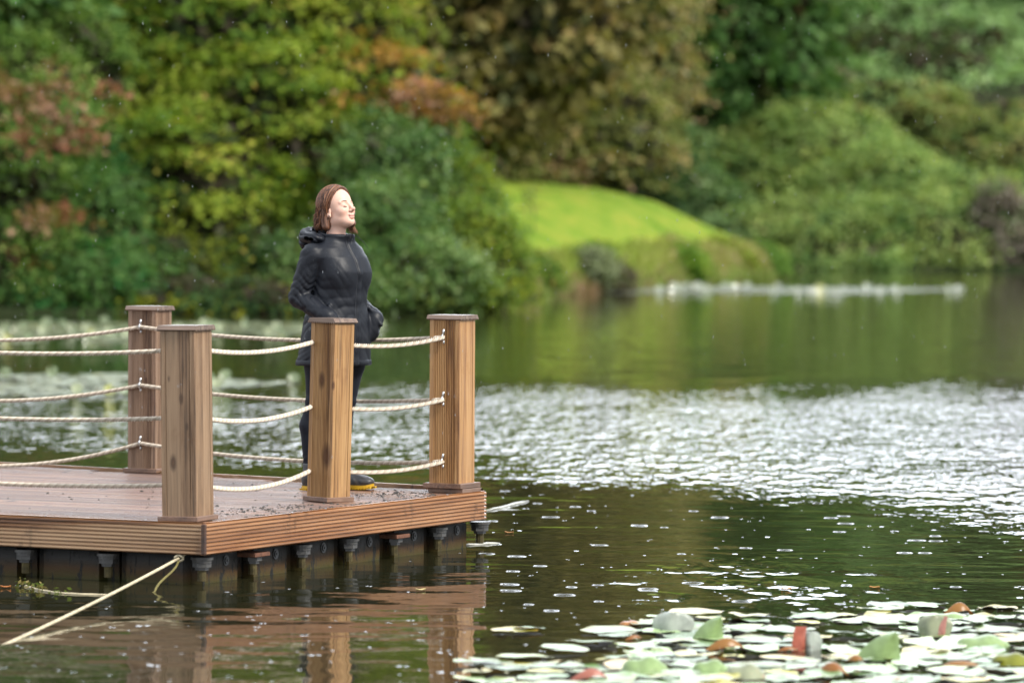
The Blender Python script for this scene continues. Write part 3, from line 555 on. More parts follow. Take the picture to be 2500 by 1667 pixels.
def cube(cx_, cy_):
    mb = MB(); h = .243; ch = .075; pr = []
    for sx_, sy_ in ((1, -1), (1, 1), (-1, 1), (-1, -1)):
        A_ = (sx_ * h, sy_ * (h - ch)); B_ = (sx_ * (h - ch), sy_ * h); I = (sx_ * (h - ch * .9), sy_ * (h - ch * .9))
        seq = [A_, I, B_] if sx_ * sy_ > 0 else [B_, I, A_]
        pr += seq
    lv = [(-.62, .97), (-.60, 1.0), (-.20, 1.0), (-.172, .985), (-.163, .95)]
    P_ = []; n = len(pr)
    for z, q in lv: P_ += [(cx_ + x * q, cy_ + y * q, z) for x, y in pr]
    F = [tuple(range(n - 1, -1, -1)), tuple(range((len(lv) - 1) * n, len(lv) * n))]
    for l in range(len(lv) - 1): F += [(l * n + i, l * n + (i + 1) % n, l * n + n + (i + 1) % n, l * n + n + i) for i in range(n)]
    mb.add(P_, F)
    o = mb.build('pontoon_float', M['pontoon'], deck)
    return o
F0 = .115
k = 0
for i in range(6): cube(F0 + .25 + .5 * i, F0 + .25)
for j in range(1, 14): cube(F0 + .25, F0 + .25 + .5 * j)
for j in range(1, 8): cube(F0 + 2.75, F0 + .25 + .5 * j)
def lug(a_, b_, kind):
    mb = MB(); c_ = (a_, b_, 0)
    if kind % 3 == 1: mb.box((a_, b_, -.195), (.15, .12, .022), 0, .003)
    else: mb.cyl(c_, .058, -.19, -.176, 18); mb.cyl(c_, .05, -.205, -.19, 18)
    o = mb.build('connector_bolt', M['rust'] if kind % 3 == 1 else M['greybolt'], deck)
    m2 = MB(); m2.cyl(c_, .048, -.228, -.206, 6); m2.cyl(c_, .034, -.243, -.228, 6); m2.build('nut', M['greybolt'], o)
    m3 = MB()
    for q in range(7): m3.cyl(c_, .021, -.243 - q * .008 - .008, -.243 - q * .008, 10, .024)
    m3.build('threaded_end', M['mossy'], o)
for i in range(0, 7): lug(F0 + .5 * i, F0 - .035, i)
for j in range(1, 13): lug(F0 - .035, F0 + .5 * j, 0 if j % 4 else 2)
for i in range(6):
    mb = MB()
    for (r_, d_) in ((.028, .006), (.018, .012), (.006, .016)):
        pr = [(F0 + .30 + .5 * i + r_ * math.cos(q * math.pi / 8), -.215 + r_ * math.sin(q * math.pi / 8)) for q in range(16)]
        mb.prism(pr, F0 + .007, F0 + .007 - d_, lambda p, h: (p[0], h, p[1]))
    mb.build('float_plug', M['plug'], deck)
# mud and grit on the boards
def crumbs(name, n, fn, smin, smax, mat, parent, label=None):
    V = []; F = []
    for _ in range(n):
        x, y, z = fn(); s = random.uniform(smin, smax) * (1.6 if random.random() < .1 else 1); b0 = len(V); ps = random.uniform(0, 6)
        ring = [(x + s * math.cos(ps + q * 1.047) * random.uniform(.6, 1.3), y + s * math.sin(ps + q * 1.047) * random.uniform(.6, 1.3), z) for q in range(6)]
        r2 = [(x + (p[0] - x) * .6, y + (p[1] - y) * .6, z + s * random.uniform(.25, .6)) for p in ring]
        V += ring + r2 + [(x, y, z + s * .65)]
        F += [(b0 + q, b0 + (q + 1) % 6, b0 + 6 + (q + 1) % 6, b0 + 6 + q) for q in range(6)] + [(b0 + 6 + q, b0 + 6 + (q + 1) % 6, b0 + 12) for q in range(6)]
    o = mk(name, V, F, mat, parent)
    return o
def mudpos():
    r_ = random.random()
    if r_ < .40: a_, b_ = random.uniform(.5, 3.0), abs(random.gauss(0, .035)) + .03
    elif r_ < .62: a_, b_ = random.gauss(1.1, .3), random.gauss(.28, .07)
    elif r_ < .84: a_, b_ = random.gauss(2.5, .25), random.gauss(.35, .16)
    else: a_, b_ = random.uniform(.2, 3.0), random.uniform(.1, 2.2)
    a_ = min(max(a_, .06), 3.0); b_ = max(b_, .04)
    q = dw(a_, b_); return q.x, q.y, DZ
tag(crumbs('mud_crumbs', 620, mudpos, .003, .009, M['mud'], None), 'dark mud crumbs and grit scattered on the wet boards by the right edge', 'mud', kind='stuff')

# ------------------------------------------------------------------ railing posts
def post_mesh(w_, h, z0, flutes, parent, mat, mat_strip):
    """shaft: four boarded faces between square corner strips; faces listed in flutes carry reeding"""
    hw = w_ / 2; st = .026
    pr = []
    nrm = [(-1, 0), (0, -1), (1, 0), (0, 1)]
    for k in range(4):
        nx, ny = nrm[k]; tx, ty = (ny, -nx)   # walk each face so the outline runs clockwise seen from above
        tx, ty = -tx, -ty
        def pt(s, d): return (nx * (hw + d) + tx * s, ny * (hw + d) + ty * s)
        L = hw
        pr += [pt(-L + .001, .0)]
        pr += [pt(-L + st, .0), pt(-L + st + .001, -.005), pt(-L + st + .004, -.005), pt(-L + st + .005, -.001)]
        if k in flutes:
            n = 11; x0 = -L + st + .006; d = (2 * L - 2 * st - .012) / n
            for i in range(n): pr += [pt(x0 + i * d + d * .15, -.001), pt(x0 + i * d + d * .5, -.0075), pt(x0 + i * d + d * .85, -.001)]
        pr += [pt(L - st - .005, -.001), pt(L - st - .004, -.005), pt(L - st - .001, -.005), pt(L - st, .0)]
    mb = MB(); mb.prism(pr, z0, h, lambda p, q: (p[0], p[1], q)); o = mb.build('shaft', mat, parent)
    return o
def cap_mesh(w_, z, along, parent, mat):
    mb = MB(); hw = w_ / 2 + .014; n = 13; pr = [(-hw, z + .006), (-hw + .014, z + .027), (hw - .014, z + .027), (hw, z + .006)]
    d = 2 * hw / n
    for i in range(n): x = hw - i * d; pr += [(x - d * .1, z), (x - d * .4, z - .0005), (x - d * .55, z + .0065), (x - d * .9, z + .0065)]
    if along == 'y': mb.prism(pr[::-1], -hw, hw, lambda p, q: (p[0], q, p[1]))
    else: mb.prism(pr, -hw, hw, lambda p, q: (q, p[0], p[1]))
    return mb.build('cap', mat, parent)
def clip_mesh(parent, pos, nx, ny):
    """saddle clamp round the rope: tab, two bolts and a half ring"""
    mb = MB(); x, y, z = pos; tx, ty = -ny, nx
    rng_ = [(x + nx * (.017 * math.cos(q) + .0), y + ny * (.017 * math.cos(q)), z + .019 * math.sin(q)) for q in np.linspace(-1.9, 1.9, 12)]
    mb.tube(rng_, .0045, 6)
    mb.tube([(x + nx * .004, y + ny * .004, z + .016), (x + nx * .006 + tx * .006, y + ny * .006 + ty * .006, z + .045)], [.008, .006], 6)
    mb.tube([(x - nx * .004, y - ny * .004, z - .016), (x - nx * .002, y - ny * .002, z - .036)], [.006, .006], 6)
    return mb.build('rope_clip', M['steel'], parent, True)
LV = (.865, .520, .176)
POSTS = {}
def post(key, label, ab, w_, th, lean, mat, flutes, capdir, clipdir, plinths, wobble=0, cap_mat=None):
    root = empty('railing_post', dw(*ab)); tag(root, label, 'post', 'wooden posts of the rope railing')
    root.rotation_mode = 'XYZ'
    root.matrix_basis = Matrix.Translation(dw(*ab)) @ Matrix.Rotation(lean, 4, 'Y') @ Matrix.Rotation(th, 4, 'Z')
    zb = sum(p[1] for p in plinths)
    post_mesh(w_, .962, zb, flutes, root, mat, mat)
    cap_mesh(w_, .962, capdir, root, cap_mat or M['capwood'])
    z = 0
    for (grow, hh, rz, ox, oy) in plinths[::-1]:
        mb = MB(); mb.box((ox, oy, z + hh / 2 + .002), (w_ + grow, w_ + grow, hh - .001), rz, .003); mb.build('base_plinth', M['plinth'], root); z += hh
    nx, ny = clipdir; hw = w_ / 2
    att = []
    for lv in LV:
        p = (nx * (hw + .013), ny * (hw + .013), lv); clip_mesh(root, p, nx, ny); att.append(root.matrix_basis @ Vector(p))
    POSTS[key] = att
    return root
M['capwood'] = wood('cap_timber', (0.14, 0.085, 0.055), (0.04, 0.024, 0.016), (0.24, 0.17, 0.12), axis=1, rough=.35, wet=.5)
M['plinth'] = wood('plinth_timber', (0.13, 0.065, 0.038), (0.045, 0.022, 0.014), (0.20, 0.12, 0.08), axis=0, rough=.4, wet=.4)
mA = wood('grey_weathered_post', (0.17, 0.098, 0.052), (0.045, 0.023, 0.012), (0.30, 0.20, 0.12), rough=.6, knots=((-.09, .03, .30, .022), (-.09, -.02, .62, .016), (-.09, -.05, .48, .012), (-.09, .05, .72, .010)), grain=1.3, stain=(0.15, .075, .035))
mB = wood('pinkish_weathered_post', (0.18, 0.105, 0.062), (0.06, 0.03, 0.018), (0.28, 0.19, 0.13), rough=.55, knots=((-.09, -.03, .55, .010),), stain=(0.12, .05, .028))
mC = wood('tan_post', (0.26, 0.132, 0.046), (0.08, 0.033, 0.012), (0.42, 0.255, 0.11), rough=.5, knots=((-.085, .0, .655, .024), (-.085, -.045, .25, .036), (-.08, -.08, .63, .012)), stain=(0.17, .075, .028))
mD = wood('amber_post', (0.30, 0.145, 0.048), (0.105, 0.04, 0.014), (0.46, 0.27, 0.115), rough=.45, stain=(0.22, .10, .03), stain_amt=.5, wet=.15)
aA = (.045 + .098, .055 + .098)
def centre_from(cpx, cpy, z, w_, th, cxp=None):
    q = on_plane(cpx, cpy, DZ + z); e1 = Vector((math.cos(th), math.sin(th), 0)); e2 = Vector((-math.sin(th), math.cos(th), 0))
    c_ = q + (e1 + e2) * (w_ / 2) - P0; return c_.dot(E1), c_.dot(E2)
thC = R(52.5)
post('A', 'grey weathered smooth front post nearest the camera at the deck corner', centre_from(478.5, 1262.0, .027, .193, TH + R(3.5)), .193, TH + R(3.5), R(-.8), mA, (), 'y', (1, 0), [(.034, .027, 0, 0, 0)])
post('B', 'reddish brown reeded post at the back left with three rope clips', centre_from(378.5, 1144.6, .027, .188, TH + .02), .188, TH + .02, R(0), mB, (0, 1), 'y', (-1, 0), [(.042, .027, 0, 0, 0)])
post('C', 'tan knotty leaning post in front of the woman', centre_from(806.5, 1215, .027, .165, thC), .165, thC, R(1.25), mC, (0,), 'x', (0, 1), [(.03, .027, R(-8), 0, 0)])
post('D', 'amber post at the right deck corner on a double plinth', centre_from(1119.8, 1181, .055, .187, TH), .187, TH, R(0), mD, (0,), 'y', (-1, 0), [(.05, .030, 0, 0, 0), (.03, .025, 0, .01, -.012)])
post('E', 'post on the left deck edge outside the picture holding the front ropes', (.143, 2.46), .19, TH, 0, mA, (), 'y', (1, 0), [(.042, .027, 0, 0, 0)])
post('F', 'post on the back deck edge outside the picture holding the rear ropes', (3.58, 4.9), .195, TH, 0, mB, (0,), 'y', (-1, 0), [(.042, .027, 0, 0, 0)])
# ------------------------------------------------------------------ ropes
def catenary(a, b_, sag, n):
    return [a.lerp(b_, i / n) + Vector((0, 0, -sag * 4 * (i / n) * (1 - i / n))) for i in range(n + 1)]
tint_ = []
def twisted(pts, r, pitch, mb, strands=3, n=7, step=.009):
    # resample
    L = [0.0]
    for p, q in zip(pts[:-1], pts[1:]): L.append(L[-1] + (q - p).length)
    tot = L[-1]; m = int(tot / step); P_ = []; j = 0
    A_ = np.array([tuple(p) for p in pts]); s = np.linspace(0, tot, m); C_ = np.stack([np.interp(s, L, A_[:, i]) for i in range(3)], 1)
    T = np.gradient(C_, axis=0); T /= np.linalg.norm(T, axis=1)[:, None]
    Bn = np.cross(T, [0, 0, 1.0]); Bn /= np.linalg.norm(Bn, axis=1)[:, None]; Nn = np.cross(Bn, T)
    for k in range(strands):
        ph = 2 * math.pi * (s / pitch + k / strands); rc = r * .62; rs = r * .46
        c_ = C_ + (Bn * np.cos(ph)[:, None] + Nn * np.sin(ph)[:, None]) * rc
        an = np.arange(n) * 2 * math.pi / n
        ring = c_[:, None, :] + (Bn[:, None, :] * np.cos(an)[None, :, None] + Nn[:, None, :] * np.sin(an)[None, :, None]) * rs
        V = ring.reshape(-1, 3); tint_.append(np.tile(np.array([(.62, .55, .46), (.55, .48, .39), (.44, .37, .29)][k]) * 1.0, (len(V), 1))); i0 = np.arange((m - 1) * n); k2 = (i0 // n) * n + (i0 % n + 1) % n  # strand tones differ to imitate shading between the twists
        F = np.stack([i0, k2, k2 + n, i0 + n], 1)
        mb.append((V, F))
def join(parts):
    V = []; F = []; o = 0
    for v, f in parts: V.append(v); F.append(f + o); o += len(v)
    return np.vstack(V), np.vstack(F)
def fuzz(pts, r, n):
    """loose fibres standing off the rope"""
    V = []; F = []
    for _ in range(n):
        i = random.randint(1, len(pts) - 2); p = pts[i].lerp(pts[i + 1], random.random()); a = random.uniform(0, 6.28)
        d = Vector((math.cos(a) * .7, math.sin(a) * .3, math.sin(a))) ; t0 = (pts[i + 1] - pts[i]).normalized()
        q = p + d * r * .9; e = q + d * random.uniform(.004, .012) + t0 * random.uniform(-.012, .012); w_ = Vector((0, 0, .0005)) if abs(d.z) < .6 else Vector((.0005, 0, 0))
        b0 = len(V); V += [tuple(q - w_), tuple(q + w_), tuple(e)]; F.append([b0, b0 + 1, b0 + 2, b0 + 2])
    return np.array(V), np.array(F)
names = ['top cream twisted rope threaded right round the railing posts', 'middle cream twisted rope between the top and bottom ropes of the railing', 'lowest cream twisted rope of the railing, sagging towards the deck']
sags = [(.045, .040, .040, .045, .10), (.040, .052, .040, .042, .12), (.035, .062, .040, .045, .17)]
for li in range(3):
    seq = [POSTS[k][li] for k in 'EACDBF']; pts = []
    for (p, q), sg in zip(zip(seq[:-1], seq[1:]), sags[li]):
        c_ = catenary(p, q, sg, 26); pts += c_ if not pts else c_[1:]
    if True:    # short tails past the end posts
        pts = [pts[0] + (pts[0] - pts[1]).normalized() * .05] + pts + [pts[-1] + (pts[-1] - pts[-2]).normalized() * .05]
    parts = []; tint_.clear(); twisted(pts, .0126, .050, parts); fz = fuzz(pts, .0118, 420); V, F = join(parts)
    F = np.vstack([F, fz[1][:, [0, 1, 2, 2]][:0] + 0]) if False else F
    o = mk('railing_rope', V, F, M['rope'], smooth=True, colr=np.vstack(tint_)); tag(o, names[li], 'rope', 'ropes of the railing')
    fo = mk('loose_fibres', fz[0], [tuple(q[:3]) for q in fz[1].tolist()], M['rope'], o, colr=np.tile((.6, .52, .42), (len(fz[0]), 1))); fo['kind'] = 'stuff'; 
# mooring line and slack rope at the front corner
s_ = at_depth(437, 1362, (P0 + E2 * .12 + E1 * .03).y); e_ = on_plane(-60, 1594, 0.0); e2_ = e_ + (e_ - s_) * .35
pts = [s_.lerp(e2_, i / 30) + Vector((0, 0, -.05 * 4 * (i / 30) * (1 - i / 30) * .5)) for i in range(31)]
mr = empty('mooring_rope', s_); tag(mr, 'thin taut mooring rope running from the deck corner down into the water', 'rope')
mb = MB(); mb.tube([p - s_ for p in pts], .0074, 9); mb.build('taut_line', M['mooring'], mr, True)
mb = MB(); kp = [Vector((.022 * math.cos(q * 1.1), .015 * math.sin(q * 1.7), .016 * math.sin(q * 1.1))) for q in range(18)]; mb.tube(kp, .006, 7)
mb.tube([Vector((.01, 0, 0)), Vector((.03, .01, .02)), Vector((.07, .05, .035)), Vector((.10, .08, .06))], .006, 7); mb.build('knot', M['mooring'], mr, True)
wl = on_plane(379, 1445, 0.0) - s_
mb = MB(); sp_ = [Vector((0, 0, -.005)).lerp(wl, i / 12) + Vector((.012 * math.sin(i * .5), 0, 0)) for i in range(13)]; mb.tube(sp_ + [wl + Vector((-.05, 0, -.02))], .006, 7)
mb.build('slack_tail', plain('algae_rope', (0.14, 0.12, 0.035), .8, var=.4, scale=60, bmp=.003), mr, True)
fl = [on_plane(x, y, .002) for x, y in ((62, 1430), (95, 1440), (140, 1447), (190, 1450), (260, 1452))]
parts = []; twisted(fl, .007, .03, parts); V, F = join(parts); o = mk('floating_rope', V, F, M['mooring'], smooth=True); tag(o, 'slack rope end lying on the water under the left edge board', 'rope')
wc = np.array([tuple(p) for p in fl])[[0, 0, 1, 1, 2]]; v, f, cc = leaves_from(wc + [0, 0, .01], np.tile([0, 0, 1.], (5, 1)), np.full(5, .06), 26, .02, [(0.1, .13, .03), (.2, .16, .06)], [1, 1])
tag(mk('water_weed', v, f, M['leaf'], colr=cc), 'little tuft of weed caught on the floating rope end', 'weed', kind='stuff')
# ------------------------------------------------------------------ the woman (built as smooth implicit surfaces, meshed once)
class Field:
    def __init__(s, xs, ys, zs): s.xs, s.ys, s.zs = xs, ys, zs; s.V = np.full((len(xs), len(ys), len(zs)), .2, np.float32)
    def sl(s, lo, hi):
        r_ = []
        for a, l, h in zip((s.xs, s.ys, s.zs), lo, hi): i0, i1 = np.searchsorted(a, l), np.searchsorted(a, h); r_.append(slice(max(0, i0), min(len(a), i1)))
        return tuple(r_)
    def grid(s, q): return s.xs[q[0]][:, None, None], s.ys[q[1]][None, :, None], s.zs[q[2]][None, None, :]
    def add(s, fn, lo, hi, k=.01, op='+'):
        mg = k * 1.2 + .02; q = s.sl([a - mg for a in lo], [a + mg for a in hi]); v = s.V[q]
        if v.size == 0: return
        d = fn(*s.grid(q)).astype(np.float32)
        if op == '+': h = np.clip(.5 + .5 * (v - d) / k, 0, 1); s.V[q] = v * (1 - h) + d * h - k * h * (1 - h)
        else: d = -d; h = np.clip(.5 - .5 * (v - d) / k, 0, 1); s.V[q] = v * (1 - h) + d * h + k * h * (1 - h)
    def ell(s, c, r, k=.01, op='+', pitch=0.0, yaw=0.0):
        cp, sp_ = math.cos(pitch), math.sin(pitch); cy_, sy_ = math.cos(yaw), math.sin(yaw); R_ = max(r)
        def fn(x, y, z):
            x, y, z = x - c[0], y - c[1], z - c[2]
            x, y = x * cy_ + y * sy_, -x * sy_ + y * cy_
            x2 = x * cp + z * sp_; z2 = -x * sp_ + z * cp
            l = np.sqrt((x2 / r[0]) ** 2 + (y / r[1]) ** 2 + (z2 / r[2]) ** 2); g = np.sqrt((x2 / r[0] ** 2) ** 2 + (y / r[1] ** 2) ** 2 + (z2 / r[2] ** 2) ** 2) + 1e-6
            return l * (l - 1) / g
        s.add(fn, [c[i] - R_ for i in range(3)], [c[i] + R_ for i in range(3)], k, op)
    def cone(s, a, b_, r1, r2, k=.01, op='+', sc=(1, 1, 1)):
        a = np.array(a, float); b_ = np.array(b_, float); ab = b_ - a; L2 = ab @ ab; R_ = max(r1, r2)
        def fn(x, y, z):
            t = np.clip(((x - a[0]) * ab[0] + (y - a[1]) * ab[1] + (z - a[2]) * ab[2]) / L2, 0, 1)
            return np.sqrt(((x - a[0] - ab[0] * t) * sc[0]) ** 2 + ((y - a[1] - ab[1] * t) * sc[1]) ** 2 + ((z - a[2] - ab[2] * t) * sc[2]) ** 2) - (r1 + (r2 - r1) * t)
        s.add(fn, np.minimum(a, b_) - R_ * 1.3, np.maximum(a, b_) + R_ * 1.3, k, op)
    def mesh(s):
        V = s.V; xs, ys, zs = s.xs, s.ys, s.zs; ins = V < 0; nx, ny, nz = V.shape; sh = (nx - 1, ny - 1, nz - 1)
        acc = np.zeros(sh + (3,), np.float32); cnt = np.zeros(sh, np.float32)
        co = [xs, ys, zs]
        for ax in range(3):
            o = [x for x in range(3) if x != ax]
            a = [slice(None)] * 3; b_ = [slice(None)] * 3; a[ax] = slice(0, -1); b_[ax] = slice(1, None)
            va, vb = V[tuple(a)], V[tuple(b_)]; cr = ins[tuple(a)] != ins[tuple(b_)]; tt = np.where(cr, va / np.where(cr, va - vb, 1), 0)
            I = np.nonzero(cr); tv = tt[I]
            pos = [None] * 3
            for q in range(3): pos[q] = co[q][I[q]] if q != ax else co[q][I[q]] + tv * (co[q][I[q] + 1] - co[q][I[q]])
            pos = np.stack(pos, 1)
            for d0 in (0, 1):
                for d1 in (0, 1):
                    J = list(I); J[o[0]] = I[o[0]] - d0; J[o[1]] = I[o[1]] - d1
                    ok = (J[o[0]] >= 0) & (J[o[1]] >= 0) & (J[o[0]] < sh[o[0]]) & (J[o[1]] < sh[o[1]])
                    Jk = tuple(j[ok] for j in J); np.add.at(acc, Jk, pos[ok]); np.add.at(cnt, Jk, 1)
        act = cnt > 0; idx = np.full(sh, -1, np.int64); idx[act] = np.arange(act.sum()); P_ = acc[act] / cnt[act][:, None]
        F = []
        for ax in range(3):
            o0, o1 = (ax + 1) % 3, (ax + 2) % 3
            a = [slice(None)] * 3; b_ = [slice(None)] * 3; a[ax] = slice(0, -1); b_[ax] = slice(1, None)
            ia, ib = ins[tuple(a)], ins[tuple(b_)]; I = np.nonzero(ia != ib); sg = ia[I]
            ok = (I[o0] > 0) & (I[o1] > 0) & (I[o0] < sh[o0]) & (I[o1] < sh[o1]); I = tuple(i[ok] for i in I); sg = sg[ok]
            def at(d0, d1):
                J = list(I); J[o0] = I[o0] - d0; J[o1] = I[o1] - d1; return idx[tuple(J)]
            q = np.stack([at(1, 1), at(0, 1), at(0, 0), at(1, 0)], 1); q[~sg] = q[~sg][:, ::-1]; F.append(q)
        return P_, np.vstack(F)
def axis_pts(lo, hi, flo, fhi, fine, coarse):
    return np.concatenate([np.arange(lo, flo, coarse), np.arange(flo, fhi, fine), np.arange(fhi, hi, coarse)]).astype(np.float32)
PX, PY = 813.1, 1196.5
wbase = on_plane(PX, PY, DZ)
lady = empty('person', (wbase.x, wbase.y, DZ + .004), R(-38))
tag(lady, 'woman in navy rain jacket, eyes closed and face lifted, hands in pockets on the deck', 'person')
# head frame -> body frame (head tipped back)
HT = R(15); HC = np.array([.025, 0, 1.566])
def hp(x, y, z): return (HC[0] + x * math.cos(HT) - z * math.sin(HT), y, HC[2] + x * math.sin(HT) + z * math.cos(HT))
def hE(F_, c, r, k, op='+', pit=0.0, yaw=0.0): F_.ell(hp(*c), r, k, op, HT + pit, yaw)
def hCn(F_, a, b_, r1, r2, k, op='+'): F_.cone(hp(*a), hp(*b_), r1, r2, k, op)
B = Field(axis_pts(-.26, .30, -.10, .175, .0024, .0075), axis_pts(-.30, .30, -.098, .098, .0026, .0075), axis_pts(0.03, 1.72, 1.40, 1.715, .0024, .0085))
# skull and face
hE(B, (-.012, 0, .035), (.094, .074, .090), .01); hE(B, (.028, 0, .028), (.058, .062, .072), .02); hE(B, (.034, 0, -.042), (.056, .054, .066), .03)
hE(B, (.060, 0, -.088), (.030, .030, .024), .025); hE(B, (.078, 0, -.092), (.014, .016, .014), .015)
hE(B, (.016, .038, -.062), (.045, .020, .030), .02, yaw=-.25); hE(B, (.016, -.038, -.062), (.045, .020, .030), .02, yaw=.25)
for sg in (-1, 1):
    hE(B, (.058, sg * .036, -.026), (.026, .022, .022), .02)           # cheek
    hCn(B, (.080, sg * .014, .022), (.066, sg * .046, .022), .008, .007, .012)   # brow
    hE(B, (.0955, sg * .030, .006), (.013, .017, .011), .010, '-')      # socket
    hE(B, (.0705, sg * .031, .003), (.0165, .0165, .0135), .005)        # closed lid
    hCn(B, (.0885, sg * .022, -.0045), (.080, sg * .045, -.003), .0016, .0014, .002, '-')   # lid line
    hE(B, (.097, sg * .0115, -.031), (.010, .0075, .0075), .005)         # nostril wing
    hE(B, (.100, sg * .006, -.0385), (.004, .003, .003), .002, '-')
    # ear
    hE(B, (-.012, sg * .073, -.012), (.017, .007, .030), .006, pit=-.15, yaw=-sg * .35); hE(B, (-.010, sg * .080, -.008), (.009, .006, .018), .005, '-'); hE(B, (-.005, sg * .072, -.036), (.008, .006, .010), .006)
hCn(B, (.086, 0, .014), (.104, 0, -.018), .0075, .0095, .010); hE(B, (.1105, 0, -.024), (.0125, .0115, .0105), .008)
hCn(B, (.088, -.010, -.052), (.088, .010, -.052), .0085, .0085, .008)
hCn(B, (.0925, -.013, -.0575), (.0925, .013, -.0575), .0055, .0055, .005); hCn(B, (.0905, -.012, -.0675), (.0905, .012, -.0675), .0062, .0062, .006)
hCn(B, (.100, -.006, -.0620), (.100, .006, -.0620), .0028, .0028, .003, '-')
for sg in (-1, 1): hCn(B, (.0985, sg * .004, -.0622), (.0850, sg * .0255, -.0590), .0018, .0022, .003, '-')
hE(B, (.088, 0, -.0785), (.006, .012, .004), .006, '-')
# neck, trunk, arms, hands, legs
B.cone((.012, 0, 1.50), (.004, 0, 1.36), .050, .050, .02); B.cone((.045, 0, 1.48), (.028, 0, 1.38), .030, .030, .03)
B.ell((0, 0, 1.24), (.09, .150, .11), .04); B.ell((.0, 0, 1.05), (.10, .13, .18), .06); B.ell((-.01, 0, .88), (.11, .155, .12), .06)
B.cone((0, -.06, 1.325), (0, .06, 1.325), .04, .04, .03)
ARMS = {-1: [(-.015, -.165, 1.315), (-.080, -.205, 1.075), (.095, -.200, .985)], 1: [(-.01, .165, 1.315), (-.055, .205, 1.07), (.105, .200, .972)]}
for sg, (sh_, el_, wr_) in ARMS.items():
    B.cone(sh_, el_, .038, .033, .02); B.cone(el_, wr_, .034, .023, .012)
    w0 = np.array(wr_); pm = w0 + (.028, -sg * .014, -.042); B.cone(w0, pm, .020, .022, .012, sc=(1, 1.3, 1))
    for fi, (off, ln) in enumerate(((.030, .045), (.012, .050), (-.006, .047), (-.024, .038))):
        k0 = pm + (off * .7, 0, -.006); k1 = k0 + (ln * .18, -sg * .008, -ln * .45); k2 = k1 + (-ln * .02, -sg * .018, -ln * .36)
        B.cone(k0, k1, .0095, .0088, .004); B.cone(k1, k2, .0088, .0075, .004)
    B.cone(w0 + (.022, 0, .012), w0 + (.050, -sg * .024, -.020), .010, .009, .006)
LEG = {-1: dict(h=(-.005, -.095, .86), m=(-.008, -.108, .70), k=(-.028, -.112, .50), c=(-.070, -.113, .36), a=(-.066, -.113, .10)),
       1: dict(h=(.01, .095, .86), m=(.020, .112, .70), k=(.005, .100, .50), c=(-.025, .098, .36), a=(-.022, .100, .10))}
for sg, q in LEG.items():
    B.cone(q['h'], q['m'], .092, .078, .03); B.cone(q['m'], q['k'], .078, .052, .02); B.cone(q['k'], q['c'], .050, .054, .02); B.cone(q['c'], q['a'], .054, .033, .02)
V, F = B.mesh()
hv = V - HC; hx = hv[:, 0] * math.cos(HT) + hv[:, 2] * math.sin(HT); hz = -hv[:, 0] * math.sin(HT) + hv[:, 2] * math.cos(HT); hy = hv[:, 1]
skin = np.tile(np.array([.64, .40, .31]), (len(V), 1))
def tint(wt, c): 
    global skin
    wt = np.clip(wt, 0, 1)[:, None]; skin = skin * (1 - wt) + np.array(c) * wt
tint(.42 * np.exp(-(((hx - .075) / .03) ** 2 + ((np.abs(hy) - .040) / .016) ** 2 + ((hz + .030) / .018) ** 2)), (.66, .27, .21))
tint(.5 * np.exp(-(((hx - .112) / .012) ** 2 + (hy / .014) ** 2 + ((hz + .027) / .009) ** 2)), (.66, .25, .20))
lipw = np.where((hx > .080), 1, 0) * np.clip(1.25 - ((hy / .0245) ** 4 + ((hz + .0625 - .004 * (np.abs(hy) / .02) ** 2) / .0085) ** 4), 0, 1)
tint(lipw * .75, (.52, .22, .19))
tint(np.where(hx > .085, 1, 0) * np.clip(1.4 - ((hy / .021) ** 2 + ((hz + .0622 - .002 * (np.abs(hy) / .02) ** 2) / .0014) ** 2), 0, 1), (.22, .06, .055))
tint(.35 * np.exp(-(((np.abs(hy) - .031) / .014) ** 2 + ((hz - .008) / .009) ** 2)) * (hx > .05), (.60, .33, .26))
legm = V[:, 2] < 1.0
M['skin'] = vcol('skin', .48, spec=.35, sub=.12, bmp=.0004, bsc=400)
body = mk('body', V, F, M['skin'], lady, True, colr=skin)
def tubes(name, paths, rad, mat, parent, n=4, colr=None, taper=True):
    mb = MB()
    for i, p in enumerate(paths):
        r_ = [rad * (1 - .75 * (abs(j / (len(p) - 1) * 2 - 1)) ** 3 if taper else 1) for j in range(len(p))]
        mb.tube(p, r_, n, colr=(colr[i] if colr else (1, 1, 1)))
    return mb.build(name, mat, parent, True)
M['lash'] = plain('lash', (.055, .028, .02), .6)
M['brow'] = plain('brow_hair', (.13, .065, .035), .7)
for sg in (-1, 1):
    ps = [hp(.0885 - .0075 * ((q - .1) ** 2) - .0005, sg * (.020 + .026 * q), -.0050 - .0028 * math.sin(q * math.pi)) for q in np.linspace(0, 1, 9)]
    tubes('eyelashes', [ps], .0025, M['lash'], body)
    ps = [[hp(.0905 - .016 * q ** 1.8 + .0005 * j, sg * (.013 + .035 * q), .0225 + .005 * math.sin(q * 2.6) + .0013 * j) for q in np.linspace(0, 1, 9)] for j in (-1, 0, 1)]
    tubes('eyebrow', ps, .0014, M['brow'], body)
M['gem'] = plain('earring_stone', (.02, .02, .025), .2)
mb = MB(); e_ = Vector(hp(-.004, -.080, -.038)); mb.tube([e_ + Vector((0, .002, 0)), e_ + Vector((0, -.003, 0))], .0032, 8); mb.build('earring', M['gem'], lady, True)

